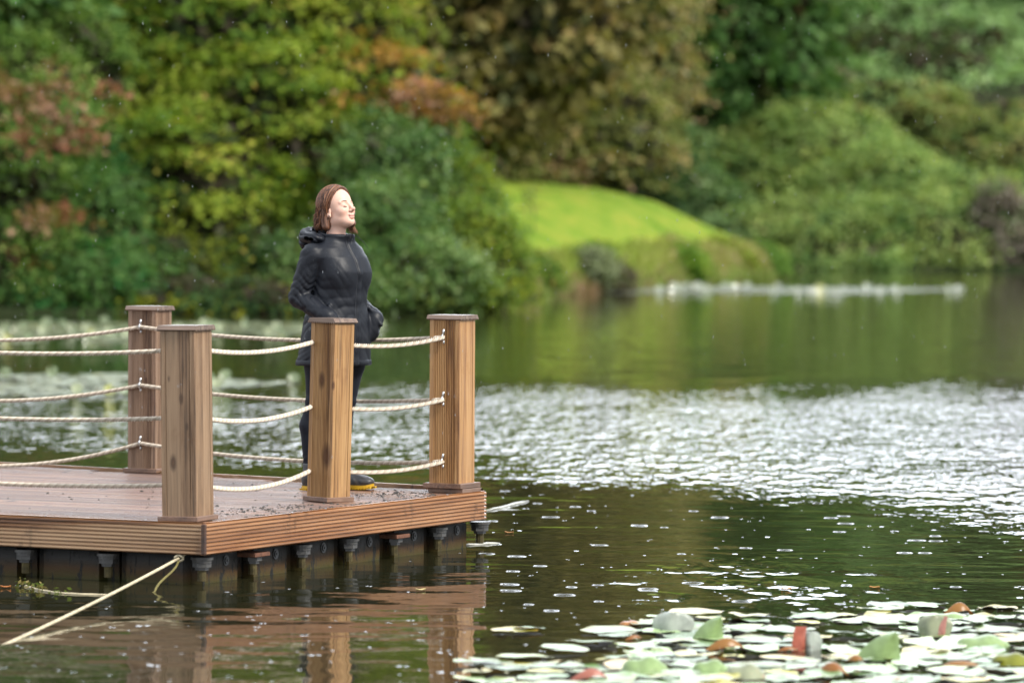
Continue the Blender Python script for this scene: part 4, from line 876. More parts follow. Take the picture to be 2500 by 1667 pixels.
# leggings, boots
fine = .0065
Lg = Field(np.arange(-.22, .2, fine).astype(np.float32), np.arange(-.26, .26, fine).astype(np.float32), np.arange(.08, .98, fine).astype(np.float32))
for sg, q in LEG.items():
    Lg.cone(q['h'], q['m'], .100, .086, .03); Lg.cone(q['m'], q['k'], .086, .058, .02); Lg.cone(q['k'], q['c'], .056, .060, .02); Lg.cone(q['c'], q['a'], .060, .038, .02)
Lg.ell((-.0, 0, .88), (.115, .16, .08), .03)
V, F = Lg.mesh(); zz = V[:, 2]; wr = .0016 * np.sin(zz * 160 + 6 * np.sin(V[:, 0] * 30)) * np.exp(-((zz - .16) / .05) ** 2) + .0012 * np.sin(zz * 110 + V[:, 1] * 40) * np.exp(-((zz - .50) / .06) ** 2)
V[:, 0] += wr; V[:, 1] += wr
m, t, b = newmat('leggings_cloth'); b.inputs['Base Color'].default_value = (.006, .008, .014, 1); b.inputs['Roughness'].default_value = .6; b.inputs['Specular IOR Level'].default_value = .2; b.inputs['Sheen Weight'].default_value = .03; M['legging'] = m
mk('leggings', V, F, m, lady, True)
M['boot'] = vcol('rubber_boot', .38, spec=.5, bmp=.001, bsc=80); M['sole'] = plain('yellow_sole', (.55, .32, .012), .45, var=.15)
M['sole_dark'] = plain('dirty_tread', (.05, .04, .02), .7)
def boot(ax, ay, ang, sg):
    ca, sa = math.cos(ang), math.sin(ang)
    def bp(x, y, z): return (ax + x * ca - y * sa, ay + x * sa + y * ca, z)
    Bt = Field(np.arange(ax - .2, ax + .26, .0045).astype(np.float32), np.arange(ay - .16, ay + .2, .0045).astype(np.float32), np.arange(-.01, .24, .0045).astype(np.float32))
    Bt.cone(bp(.002, 0, .20), bp(0, 0, .08), .046, .047, .02); Bt.ell(bp(-.012, 0, .055), (.048, .039, .046), .02, yaw=ang)
    Bt.cone(bp(.02, 0, .075), bp(.125, 0, .045), .042, .032, .03); Bt.ell(bp(.150, .004, .043), (.052, .045, .030), .03, yaw=ang); Bt.ell(bp(.06, 0, .03), (.09, .037, .03), .02, yaw=ang)
    Bt.add(lambda x, y, z: z - .022 + 0 * x + 0 * y, (ax - .2, ay - .2, -.05), (ax + .3, ay + .2, .022), .004, '-')
    Bt.add(lambda x, y, z: .150 - z + 0 * x + 0 * y, (ax - .2, ay - .2, .150), (ax + .3, ay + .2, .3), .006, '-')
    V, F = Bt.mesh(); n = len(V); mud = np.clip(1 - V[:, 2] / .075, 0, 1) * (.5 + .5 * np.sin(V[:, 0] * 90 + 3 * np.sin(V[:, 1] * 70)))
    c = np.array([.035, .036, .038])[None] * (1 - mud[:, None]) + np.array([.06, .045, .03])[None] * mud[:, None]
    lg = np.sin(V[:, 0] * 61 + V[:, 2] * 43) * np.sin(V[:, 1] * 77 + V[:, 2] * 31) > .72; c[lg] = c[lg] * 1.9
    o = mk('boot', V, F, M['boot'], lady, True, colr=c)
    def outline(g):
        pr = []
        for q in np.linspace(0, 2 * math.pi, 44, endpoint=False):
            x = math.cos(q); y = math.sin(q); L = .072 + .128 * x + 0; wd = .041 + g + .008 * max(0, x) - .010 * math.exp(-((x + .15) / .35) ** 2)
            pr.append(((L + g * x), y * wd * (1 if abs(x) < .98 else 1) + .003 * x))
        return pr
    mb = MB(); pr = outline(.003)
    def fr(p, h):
        q = bp(p[0], p[1], h + (.010 * max(0, (p[0] - .14) / .06) ** 2)); return q
    mb.prism(pr, .008, .026, fr); s_ = mb.build('sole', M['sole'], o)
    mb = MB()
    for i in range(15):
        x = -.045 + i * .0172
        for yy in (-.030, .030):
            q = bp(x, yy * (1.05 if x > .1 else .95), .005 + .010 * max(0, (x - .14) / .06) ** 2); mb.box(q, (.011, .020, .011), ang)
    mb.build('tread', M['sole'], s_)
    mb = MB(); mb.prism(outline(.0045), .0245, .0285, fr); mb.build('welt', M['sole_dark'], s_)
    mb = MB(); mb.tube([bp(-.047, 0, .125), bp(-.055, 0, .148), bp(-.050, 0, .162)], .006, 6); mb.build('pull_tab', M['sole_dark'], o, True)
boot(-.066, -.113, R(3), -1); boot(-.022, .100, R(12), 1)

# jacket
ZK = [.695, .74, .85, .95, 1.02, 1.12, 1.22, 1.30, 1.35, 1.385, 1.41]
RU = [.175, .172, .168, .160, .150, .152, .158, .140, .112, .096, .090]
RV = [.232, .228, .214, .194, .179, .171, .174, .190, .178, .125, .098]
CU = [.000, .002, .012, .020, .022, .026, .034, .020, .010, .012, .018]
CV = [.0, 0, 0, 0, 0, 0, 0, 0, 0, 0, 0]
def prof(z): return np.interp(z, ZK, RU), np.interp(z, ZK, RV), np.interp(z, ZK, CU)
J = Field(np.arange(-.27, .33, .0062).astype(np.float32), np.arange(-.31, .34, .0062).astype(np.float32), np.arange(.66, 1.50, .0062).astype(np.float32))
def torso(x, y, z):
    ru, rv, cu = prof(z); e = 2.25
    l = ((np.abs(x - cu) / ru) ** e + (np.abs(y) / rv) ** e) ** (1 / e); d = (l - 1) * np.minimum(ru, rv) * .95
    d = np.maximum(d, .70 + .012 * np.sin(np.arctan2(y, x) * 5) * 0 - z); return np.maximum(d, z - 1.43)
J.add(torso, (-.27, -.3, .66), (.33, .33, 1.44), .012)
for sg in (-1, 1): J.ell((.105, sg * .075, 1.20), (.068, .078, .085), .05)
for sg, (sh_, el_, wr_) in ARMS.items():
    s2 = (sh_[0], sh_[1] - sg * -.0, sh_[2] - .005)
    J.ell((sh_[0] + .002, sh_[1] * .93, sh_[2] - .010), (.072, .066, .060), .03)
    J.cone(s2, el_, .070, .060, .007); w2 = np.array(wr_) + (.01, 0, -.005)
    J.cone(el_, w2, .060, .045, .007)
    J.cone(w2, w2 + np.array((.018, -sg * .004, -.012)), .050, .051, .006)
    # pocket bulge over the hand
    hb = np.array(wr_) + (.034, -sg * .022, -.068); J.ell(hb, (.040, .036, .070) if sg > 0 else (.046, .040, .074), .03, yaw=-sg * .3)
    # pocket mouth welt
    J.cone(w2 + np.array((.0, -sg * .035, .055)), w2 + np.array((.075, -sg * .015, -.045)), .010, .010, .008)
# collar stand and hollow
def collar(x, y, z):
    fr = np.clip((x + .02) / .12, 0, 1); r_ = np.sqrt(((x - .016 - (z - 1.40) * .30) / 1.08) ** 2 + y ** 2); top = 1.450 - .036 * fr + .012 * np.cos(np.arctan2(y, x) * 2)
    d = np.abs(r_ - (.088 + (z - 1.40) * .25)) - .0065; return np.maximum(np.maximum(d, z - top), 1.35 - z)
J.add(collar, (-.12, -.12, 1.34), (.15, .12, 1.48), .010)
J.cone((.014, 0, 1.365), (.045, 0, 1.53), .062, .092, .008, '-')
J.add(lambda x, y, z: np.maximum(np.abs(y - .014) - .030 * np.clip((z - 1.37) / .06, 0, 1.4), np.maximum(.04 - x, 1.372 - z)), (.04, -.05, 1.37), (.18, .06, 1.5), .006, '-')
V_ = J.V; x, y, z = J.grid((slice(None),) * 3)
# creases: sleeve rings near elbow, pull lines from bust and waist, hem fullness
pr_ = np.random.default_rng(3)
dsp = np.zeros_like(V_)
arm_n = np.exp(-((x + .06) / .10) ** 2 - ((np.abs(y) - .20) / .07) ** 2)
rdg = lambda a: (1 - np.abs(np.sin(a))) ** 1.6
dsp += .0210 * arm_n * np.exp(-((z - 1.085) / .10) ** 2) * rdg(z * 62 + x * 38 + 1.2 * np.sin(y * 50) + 1.5 * np.sin(x * 31))
dsp += .0110 * arm_n * rdg(z * 24 - x * 20 + 1.6 * np.sin(z * 19))
dsp += .0065 * np.exp(-((x - .04) / .10) ** 2 - ((np.abs(y) - .205) / .05) ** 2 - ((z - .99) / .06) ** 2) * rdg(x * 60 + z * 50 + np.sin(y * 60))
frt = np.clip((x + .02) / .1, 0, 1)
dsp += .0055 * frt * np.exp(-((z - 1.03) / .11) ** 2) * rdg(z * 44 + np.abs(y) * 30 + 1.3 * np.sin(y * 28 + z * 20))
dsp += .0045 * frt * np.exp(-((z - 1.21) / .06) ** 2) * np.exp(-((np.abs(y) - .12) / .05) ** 2) * rdg(z * 52 - np.abs(y) * 60 + np.sin(x * 40))
dsp += .0075 * arm_n * rdg(z * 75 + np.abs(y) * 55 - x * 60 + 1.4 * np.sin(z * 33)) ** 2
dsp += .0060 * np.clip((.98 - z) / .2, 0, 1) * rdg(np.arctan2(y, x) * 4.2 + z * 5 + .8 * np.sin(z * 17))
dsp += .0030 * rdg(x * 33 + y * 27 + z * 21 + 1.8 * np.sin(z * 13 + y * 9))
J.V = V_ + (dsp * .55 - .0018) * (z < 1.36)
V, F = J.mesh()
jm, t, b = newmat('jacket_fabric'); vv = coords(t, (1, 1, 1))
n1 = noise(t, vv, 9, 5, .6, .5); n2 = noise(t, vv, 230, 2); n3 = noise(t, coords(t, (10, 10, 8)), 1.0, 3, .5, 1.6); n4 = noise(t, vv, 170, 1)
sp = N(t, 'ShaderNodeSeparateXYZ'); t.links.new(vv, sp.inputs[0])
drops = math_(t, 'MULTIPLY', maprange(t, n4, .74, .77), maprange(t, sp.outputs[2], 1.05, 1.30))
c = mixc(t, n1, (.0055, .0068, .0105), (.0095, .0115, .017)); c = mixc(t, math_(t, 'MULTIPLY', drops, .35), c, (.25, .28, .33))
t.links.new(c, b.inputs['Base Color']); b.inputs['Roughness'].default_value = .48; b.inputs['Specular IOR Level'].default_value = .26
t.links.new(bump(t, n3, .003, .5, bump(t, n2, .0004, .6)), b.inputs['Normal']); M['jacket'] = jm
jack = mk('jacket', V, F, jm, lady, True)
M['jdark'] = plain('jacket_trim', (.010, .012, .018), .5, var=.3)
def surf(y0, z, off=0.0):
    ru, rv, cu = prof(z); e = 2.25; xx = cu + ru * max(0, 1 - (abs(y0) / rv) ** e) ** (1 / e)
    for sg in (-1, 1):
        q = 1 - ((y0 - sg * .075) / .078) ** 2 - ((z - 1.20) / .085) ** 2
        if q > 0: xx = max(xx, .105 + .068 * math.sqrt(q))
    return xx + off
# storm flap, zip and hem
def strip(name, y0, y1, z0, z1, off, mat, n=60, th=.004, wav=.0015):
    Vv = []; Ff = []
    zs_ = np.linspace(z0, z1, n)
    for i, zz in enumerate(zs_):
        o_ = off + wav * math.sin(zz * 90) + wav * .6 * math.sin(zz * 37)
        for yy, q in ((y0, 0), (y0 + .002, th), (y1 - .002, th), (y1, 0)): Vv.append((surf(yy, min(zz, 1.385), o_ + q) + (.0 if zz < 1.385 else (zz - 1.385) * .35), yy + .006 * math.sin(zz * 7), zz))
    for i in range(n - 1):
        for j in range(3): Ff.append((i * 4 + j, i * 4 + j + 1, i * 4 + 5 + j, i * 4 + 4 + j))
    return mk(name, Vv, Ff, mat, jack, True)
strip('storm_flap', -.020, .016, .705, 1.405, .0015, jm)
strip('zip', -.028, -.022, .72, 1.40, .0015, M['jdark'], wav=.0005)
def ringband(name, z0, z1, off, mat):
    Vv = []; Ff = []; n = 90
    for zz in (z0, z0 + .003, z1 - .003, z1):
        q = off if z0 < zz < z1 else 0
        for i in range(n):
            a_ = 2 * math.pi * i / n; ru, rv, cu = prof(max(zz, .70)); e = 2.25; l = (abs(math.cos(a_) / ru) ** e + abs(math.sin(a_) / rv) ** e) ** (-1 / e)
            rg = (1 - abs(math.sin(a_ * 4.2 + zz * 5 + .8 * math.sin(zz * 17)))) ** 1.6 * .006
            Vv.append((cu + math.cos(a_) * (l + q - rg + .003), math.sin(a_) * (l + q - rg + .003), zz))
    for l in range(3):
        for i in range(n): Ff.append((l * n + i, l * n + (i + 1) % n, l * n + n + (i + 1) % n, l * n + n + i))
    return mk(name, Vv, Ff, mat, jack, True)
ringband('hem_band', .697, .728, .003, jm)
# hood lying on the back of the shoulders
Hd = Field(np.arange(-.28, .10, .005).astype(np.float32), np.arange(-.17, .17, .005).astype(np.float32), np.arange(1.28, 1.54, .005).astype(np.float32))
for q in np.linspace(-1.65, 1.5, 12):
    cx_ = -.030 - .112 * math.cos(q * .98); cy_ = .128 * math.sin(q); zc = 1.405 + .026 * math.cos(q * 1.1) + .006 * math.sin(q * 7)
    Hd.ell((cx_, cy_, zc), (.050, .042, .036 - .008 * abs(q) / 1.6), .022)
Hd.ell((-.135, 0, 1.385), (.062, .120, .065), .03); Hd.ell((-.095, 0, 1.462), (.050, .075, .035), .012, '-')
Hd.cone((.014, 0, 1.36), (.04, 0, 1.56), .078, .094, .006, '-')
hx_, hy_, hz_ = Hd.grid((slice(None),) * 3); Hd.V += .007 * rdg(hz_ * 85 + np.sin(hy_ * 38) * 1.6 + hx_ * 22) + .005 * rdg(hy_ * 46 + hx_ * 40) - .004
V, F = Hd.mesh(); mk('hood', V, F, jm, jack, True)
m, t, b = newmat('hood_lining'); vv = coords(t, (1, 1, 1)); n = noise(t, vv, 55, 2, .4); t.links.new(ramp(t, [(.44, (.02, .023, .03)), (.5, (.26, .27, .31))], n), b.inputs['Base Color']); b.inputs['Roughness'].default_value = .7
Vv = []; Ff = []
for i in range(14):
    for j in range(6):
        q = -1.35 + i * .2; rr_ = .088 + j * .009; zz = 1.447 + .012 * math.sin(j * 1.0) - .006 * j * .5 + .005 * math.sin(i * 2.1 + j); Vv.append((-.035 - rr_ * 1.0 * math.cos(q * .95), rr_ * 1.05 * math.sin(q), zz + .006))
for i in range(13):
    for j in range(5): Ff.append((i * 6 + j, i * 6 + j + 1, i * 6 + 7 + j, i * 6 + 6 + j))
mk('hood_lining', Vv, Ff, m, jack, True)
# drawstring flicking off the collar to the right
mb = MB(); d0 = Vector((.075, .085, 1.425)); mb.tube([d0, d0 + Vector((.02, .012, -.012)), d0 + Vector((.048, .03, -.045)), d0 + Vector((.066, .045, -.078))], [.0016, .0014, .0013, .001], 5); mb.build('drawstring', M['jdark'], jack, True)

# hair: a soft mass plus individual locks
Hr = Field(np.arange(-.16, .15, .0034).astype(np.float32), np.arange(-.12, .13, .0034).astype(np.float32), np.arange(1.41, 1.72, .0034).astype(np.float32))
hE(Hr, (-.014, 0, .038), (.104, .086, .098), .008); hE(Hr, (.012, 0, .055), (.082, .072, .076), .01)
gx_, gy_, gz_ = Hr.grid((slice(None),) * 3); gx_ = gx_ - HC[0]; gz_ = gz_ - HC[2]
Lx = gx_ * math.cos(HT) + gz_ * math.sin(HT); Lz = -gx_ * math.sin(HT) + gz_ * math.cos(HT); Ly = gy_ + 0 * Lx
cut = -((Lx - .004 - .58 * (Lz - .012)) - .55 * np.clip(np.abs(Ly + .0) - .02, -1, 1) * 0.16) / 1.16          # face side of the hairline removed
Hr.V = np.maximum(Hr.V, -cut); Hr.V = np.maximum(Hr.V, -(Lz + .06))
hE(Hr, (-.058, -.014, -.034), (.056, .070, .086), .02, pit=-.15); hE(Hr, (-.056, .03, -.030), (.056, .066, .088), .02, pit=-.15)
Hr.cone(hp(-.030, -.072, .02), hp(-.050, -.070, -.085), .020, .024, .015); Hr.cone(hp(-.01, .076, .03), hp(.020, .082, -.085), .022, .020, .015)
Hr.V += (.0018 * rdg(np.arctan2(Ly, Lx + .03) * 13 + 3 * np.sin(Lz * 22)) + .0016 * rdg(np.arctan2(Ly, Lx + .03) * 31 + Lz * 30)).astype(np.float32)
V, F = Hr.mesh()
hq = V - HC; ang = np.arctan2(hq[:, 1], hq[:, 0] + .03); st = .5 + .5 * np.sin(ang * 17 + 4 * np.sin(hq[:, 2] * 24)) * np.sin(ang * 41 + hq[:, 2] * 40)
hc = np.array([.05, .022, .013])[None] * (1 - st[:, None]) + np.array([.15, .068, .038])[None] * st[:, None]
m = vcol('hair', .42, spec=.4); M['hair'] = m
hair = mk('hair', V, F, m, lady, True, colr=hc)
rs = random.Random(11); paths = []; cols = []
def slerp(a, b_, t_):
    a = a.normalized(); b_ = b_.normalized(); om = a.angle(b_); return (a * math.sin((1 - t_) * om) + b_ * math.sin(t_ * om)) / math.sin(om)
for i in range(950):
    side = -1 if rs.random() < .62 else 1
    yaw = rs.uniform(82, 178) if side < 0 else rs.uniform(70, 178)
    s0 = Vector((rs.uniform(-.2, .60), .18 * rs.uniform(.4, 1.2), .85)); e0 = Vector((math.cos(R(yaw)), side * math.sin(R(yaw)), rs.uniform(-.22, .02)))
    sc = rs.uniform(1.0, 1.055); pts = []
    for k in range(11):
        d = slerp(s0, e0, k / 10); pts.append(hp(-.014 + d.x * .107 * sc, d.y * .089 * sc, .038 + d.z * .101 * sc))
    drop = rs.uniform(.035, .125); cur = rs.uniform(-.034, .020); lx, ly, lz = pts[-1]; ax_ = Vector((lx - HC[0], ly, 0)).normalized()
    for k in range(1, 7):
        q = k / 6; pts.append((lx + ax_.x * (cur * q * q + .004 * math.sin(q * 7 + i)) - .012 * q, ly + ax_.y * (cur * q * q + .004 * math.sin(q * 6 + i)) - .15 * ly * q, max(lz - drop * q, 1.444)))
    paths.append(pts); g = rs.random(); base = (.29, .135, .07) if g > .66 else (.13, .055, .029) if g > .36 else (.035, .016, .010); f_ = rs.uniform(.8, 1.25); cols.append(tuple(c * f_ for c in base))
tubes('hair_strands', paths, .0021, M['hair'], hair, 4, cols)
paths = []; cols = []
for i in range(60):
    a0 = rs.uniform(0, 1); p = Vector((.035 + rs.uniform(-.02, .025), .082 + rs.uniform(-.01, .012), 1.50)); pts = []
    for k in range(7):
        q = k / 6; pts.append((p.x + .030 * q * q + .006 * math.sin(q * 8 + i), p.y + .012 * q, p.z - (.055 + .02 * a0) * q))
    paths.append(pts); cols.append((.30, .15, .08) if i % 2 else (.15, .06, .03))
tubes('side_lock', paths, .0013, M['hair'], hair, 3, cols); paths = []; cols = []
for i in range(46):     # loose ends and fly-aways at the back
    yaw = rs.uniform(110, 200); z0_ = rs.uniform(1.46, 1.62); p = Vector((HC[0] - .020 + math.cos(R(yaw)) * .105, -math.sin(R(yaw)) * .09, z0_)); d = Vector((math.cos(R(yaw)), -math.sin(R(yaw)), 0)); ln = rs.uniform(.012, .034)
    paths.append([tuple(p), tuple(p + d * ln * .5 + Vector((0, 0, -.012))), tuple(p + d * ln + Vector((0, 0, -.028 + .012 * math.sin(i))))]); cols.append((.28, .13, .07))
tubes('flyaway_hair', paths, .0011, M['hair'], hair, 3, cols)
# ------------------------------------------------------------------ water lilies
rl = random.Random(21)
def pad_geo(r, notch=.28, wav=.004, seed=0, rings=4, n=26):
    q = random.Random(seed); V = [(0, 0, .002)]; F = []; a0 = notch / 2; ph = q.uniform(0, 6)
    for k in range(1, rings + 1):
        for i in range(n):
            a = a0 + (2 * math.pi - notch) * i / (n - 1); rr_ = r * k / rings * (1 + .05 * math.sin(3 * a + ph) * (k / rings) ** 2 + .02 * math.sin(9 * a + ph))
            z = .002 + wav * (k / rings) ** 2 * (math.sin(2 * a + ph) + .7 * math.sin(5 * a + ph * 2)) + (.004 * (k / rings) ** 4)
            V.append((rr_ * math.cos(a), rr_ * math.sin(a), z))
    for i in range(n - 1): F.append((0, 1 + i, 2 + i))
    for k in range(rings - 1):
        for i in range(n - 1): a = 1 + k * n + i; F.append((a, a + n, a + n + 1, a + 1))
    return V, F
def padmat(name, base, edge, und, r=.12, gloss=.42):
    m, t, b = newmat(name); v = coords(t, (1, 1, 1)); sp_ = N(t, 'ShaderNodeVectorMath', operation='LENGTH'); t.links.new(v, sp_.inputs[0])
    n1 = noise(t, v, 14, 4); n2 = noise(t, v, 60, 3)
    oi = N(t, 'ShaderNodeObjectInfo')
    d = math_(t, 'ADD', sp_.outputs['Value'], math_(t, 'MULTIPLY', n1, r * .5))
    c = mixc(t, maprange(t, d, r * 1.0, r * 1.35), base, edge)
    c = mixc(t, maprange(t, n2, .62, .75), c, und)
    geo = N(t, 'ShaderNodeNewGeometry'); c = mixc(t, geo.outputs['Backfacing'], c, und)
    hs = N(t, 'ShaderNodeHueSaturation'); t.links.new(c, hs.inputs['Color']); t.links.new(maprange(t, oi.outputs['Random'], 0, 1, .65, 1.35), hs.inputs['Value'])
    t.links.new(hs.outputs[0], b.inputs['Base Color']); b.inputs['Roughness'].default_value = gloss; b.inputs['Specular IOR Level'].default_value = .4
    t.links.new(bump(t, n1, .004), b.inputs['Normal'])
    return m
M['pad'] = padmat('lily_pad_green', (.12, .20, .07), (.20, .20, .03), (.30, .14, .09))
M['pad_pale'] = padmat('lily_pad_pale', (.24, .34, .15), (.28, .30, .10), (.35, .22, .18))
M['pad_yel'] = padmat('lily_pad_yellow', (.30, .28, .03), (.40, .24, .03), (.25, .12, .04))
kinds = []
for i in range(6):
    r = .076 + .0115 * i; v, f = pad_geo(r, .2 + .1 * (i % 3), .002 + .0012 * (i % 4), i); kinds.append((v, f, r))
def inside(px, py):
    if py > 1612 - (px - 1130) * .03 and px > 1180: return True
    if px > 1470 and py > 1560: return True
    if px > 1480 and 1533 < py: return rl.random() < .8
    if px > 1490 + (1533 - py) * 2.0 and py > 1500: return rl.random() < .55
    return px > 1900 + (1535 - py) * 4.2 and py > 1478 and rl.random() < .92
pts = []; tries = 0
while len(pts) < 272 and tries < 30000:
    tries += 1
    px = rl.uniform(1120, 2720); py = rl.uniform(1478, 1760)
    if not inside(px, py): continue
    q = on_plane(px, py, 0)
    if any((q.x - a.x) ** 2 + (q.y - a.y) ** 2 < .126 ** 2 for a in pts): continue
    pts.append(q)
for (px, py) in ((1255, 1543), (1290, 1540), (1160, 1622), (1190, 1621)): pts.append(on_plane(px, py, 0))
meshes = {}
for i, q in enumerate(pts):
    k = rl.randrange(6); u = rl.random(); mk_ = 'pad' if u < .48 else 'pad_pale' if u < .80 else 'pad_yel'
    if (k, mk_) not in meshes:
        o = mk('lily_pad', kinds[k][0], kinds[k][1], M[mk_], smooth=True); meshes[(k, mk_)] = o.data
    else: o = bpy.data.objects.new('lily_pad', meshes[(k, mk_)]); col.objects.link(o)
    o.location = (q.x, q.y, .001 + .0035 * (i % 5)); o.rotation_euler = (rl.gauss(0, .045), rl.gauss(.0, .045), rl.uniform(0, 6.28)); s_ = rl.uniform(.78, 1.1); o.scale = (s_, s_, 1)
    w1 = {'pad': 'green', 'pad_pale': 'pale', 'pad_yel': 'yellowing'}[mk_]; fy = CY - 0 + (FPX * CAMH / q.y) - (CY - YH); fx = CX + FPX * q.x / q.y
    w2 = 'in the back rows of the front raft' if fy < 1560 else 'in the left arm of the front raft ' if fx < 1480 else 'in the middle of the front raft' if fx < 2000 else 'in the right part of the front raft'
    lb = ('flat ' + w1 + ' lily pad floating ' + w2).strip()
    if i >= len(pts) - 4: lb = 'flat ' + w1 + ' lily pad floating alone in open water ' + ('below the deck end' if i >= len(pts) - 2 else 'left of the raft')
    tag(o, lb, 'lily pad', 'flat lily pads in the front raft')
# raised, folded and curled leaves, each on its own stalk
def curled(px, py, wpx, hpx, form, mat, lb, seed=0, yaw=0.0, under=None):
    q = on_plane(px, py, 0); s = FPX / q.y; w_ = 1.15 * wpx / s; h = 1.12 * hpx / s
    V = []; F = []; n = 14; m_ = 12; rs_ = random.Random(seed)
    for i in range(n + 1):
        for j in range(m_ + 1):
            u = -1 + 2 * i / n; t_ = j / m_; half = (math.sin(math.pi * min(1, .10 + .90 * (1 - t_) if form != 'upright' else .12 + .80 * (1 - t_ * .75)))) ** .55
            if form == 'upright':     # rounded leaf standing on edge, slightly cupped
                hw = w_ / 2 * math.sqrt(max(0, 1 - (max(0, t_ - .45) / .56) ** 2.4)) * (.82 + .18 * min(1, t_ * 2.5)); V.append((u * hw, .03 * u * u + .02 * t_ + .006 * math.sin(u * 5), t_ * h))
            elif form == 'fold':      # leaf folded on the midrib like a tent, tip to one side
                a = u * 1.05; L = w_ * (t_ - .5); prof_ = math.sin(math.pi * (.06 + .94 * t_)) ** .7; V.append((L + .15 * w_ * abs(u), math.sin(a) * h * .55 * prof_, max(.003, math.cos(a) ** 1.2 * h * prof_ * (.45 + .75 * t_))))
            elif form == 'scroll':    # side rolled over
                a = -.4 + 2.9 * (i / n); rr_ = h * .5; L = w_ * (t_ - .5); pf = math.sqrt(max(0.02, 1 - (2 * t_ - 1) ** 2)); V.append((L, -rr_ * math.cos(a) * .9 * pf, rr_ * (1 - math.cos(a) * .0) * pf * (.25 + .85 * math.sin(min(a, 2.2)) if a > 0 else .2) + .004))
            elif form == 'blade':     # upright half leaf, pointed, leaning
                hw = w_ / 2 * (1 - t_) ** .6 * (.9 + .2 * t_); V.append((u * hw + w_ * .30 * t_ * t_, .05 * u * u, t_ * h))
            else:                     # dome: pad bulged up by the crowd
                hw = w_ / 2; a = math.pi * t_; V.append((u * hw, (t_ - .5) * w_ * .9 * math.sqrt(max(.02, 1 - u * u)), .003 + h * math.sqrt(max(0, 1 - u * u)) * math.sin(a) * (1 + .12 * math.sin(u * 6))))
    for i in range(n):
        for j in range(m_): a = i * (m_ + 1) + j; F.append((a, a + m_ + 1, a + m_ + 2, a + 1))
    root = empty('lily_leaf', q, yaw); tag(root, lb, 'lily leaf', 'raised lily leaves')
    mk('blade', V, F, M[mat], root, True)
    mb = MB(); mb.tube([(0, .01, .02), (0, .03, -.05), (.01, .06, -.15)], [.006, .006, .006], 6); mb.build('stalk', M['pad_red'], root, True)
def two(name, top, und, g=.35):
    m, t, b = newmat(name); v = coords(t, (1, 1, 1)); n1 = noise(t, v, 18, 5); geo = N(t, 'ShaderNodeNewGeometry')
    a = ramp(t, [(.3, tuple(q * .75 for q in top)), (.7, tuple(q * 1.2 for q in top))], n1); c = mixc(t, geo.outputs['Backfacing'], a, und); c = mixc(t, maprange(t, n1, .6, .72), c, tuple((p + q) / 2 for p, q in zip(top, und)))
    t.links.new(c, b.inputs['Base Color']); b.inputs['Roughness'].default_value = g; b.inputs['Specular IOR Level'].default_value = .3; t.links.new(bump(t, n1, .004), b.inputs['Normal']); return m
M['pad_grey'] = two('grey_green_leaf', (.26, .29, .25), (.24, .19, .17)); M['pad_red'] = two('red_leaf', (.27, .07, .04), (.36, .11, .08)); M['pad_org'] = two('orange_leaf', (.28, .105, .012), (.20, .09, .02))
M['pad_lime'] = two('pale_green_leaf', (.19, .27, .11), (.24, .29, .13)); M['pad_olive'] = two('olive_leaf', (.14, .15, .012), (.20, .08, .02)); M['pad_pink'] = two('pinkish_leaf', (.34, .15, .12), (.28, .10, .07)); M['pad_moss'] = two('grey_moss_leaf', (.22, .24, .15), (.42, .17, .13))
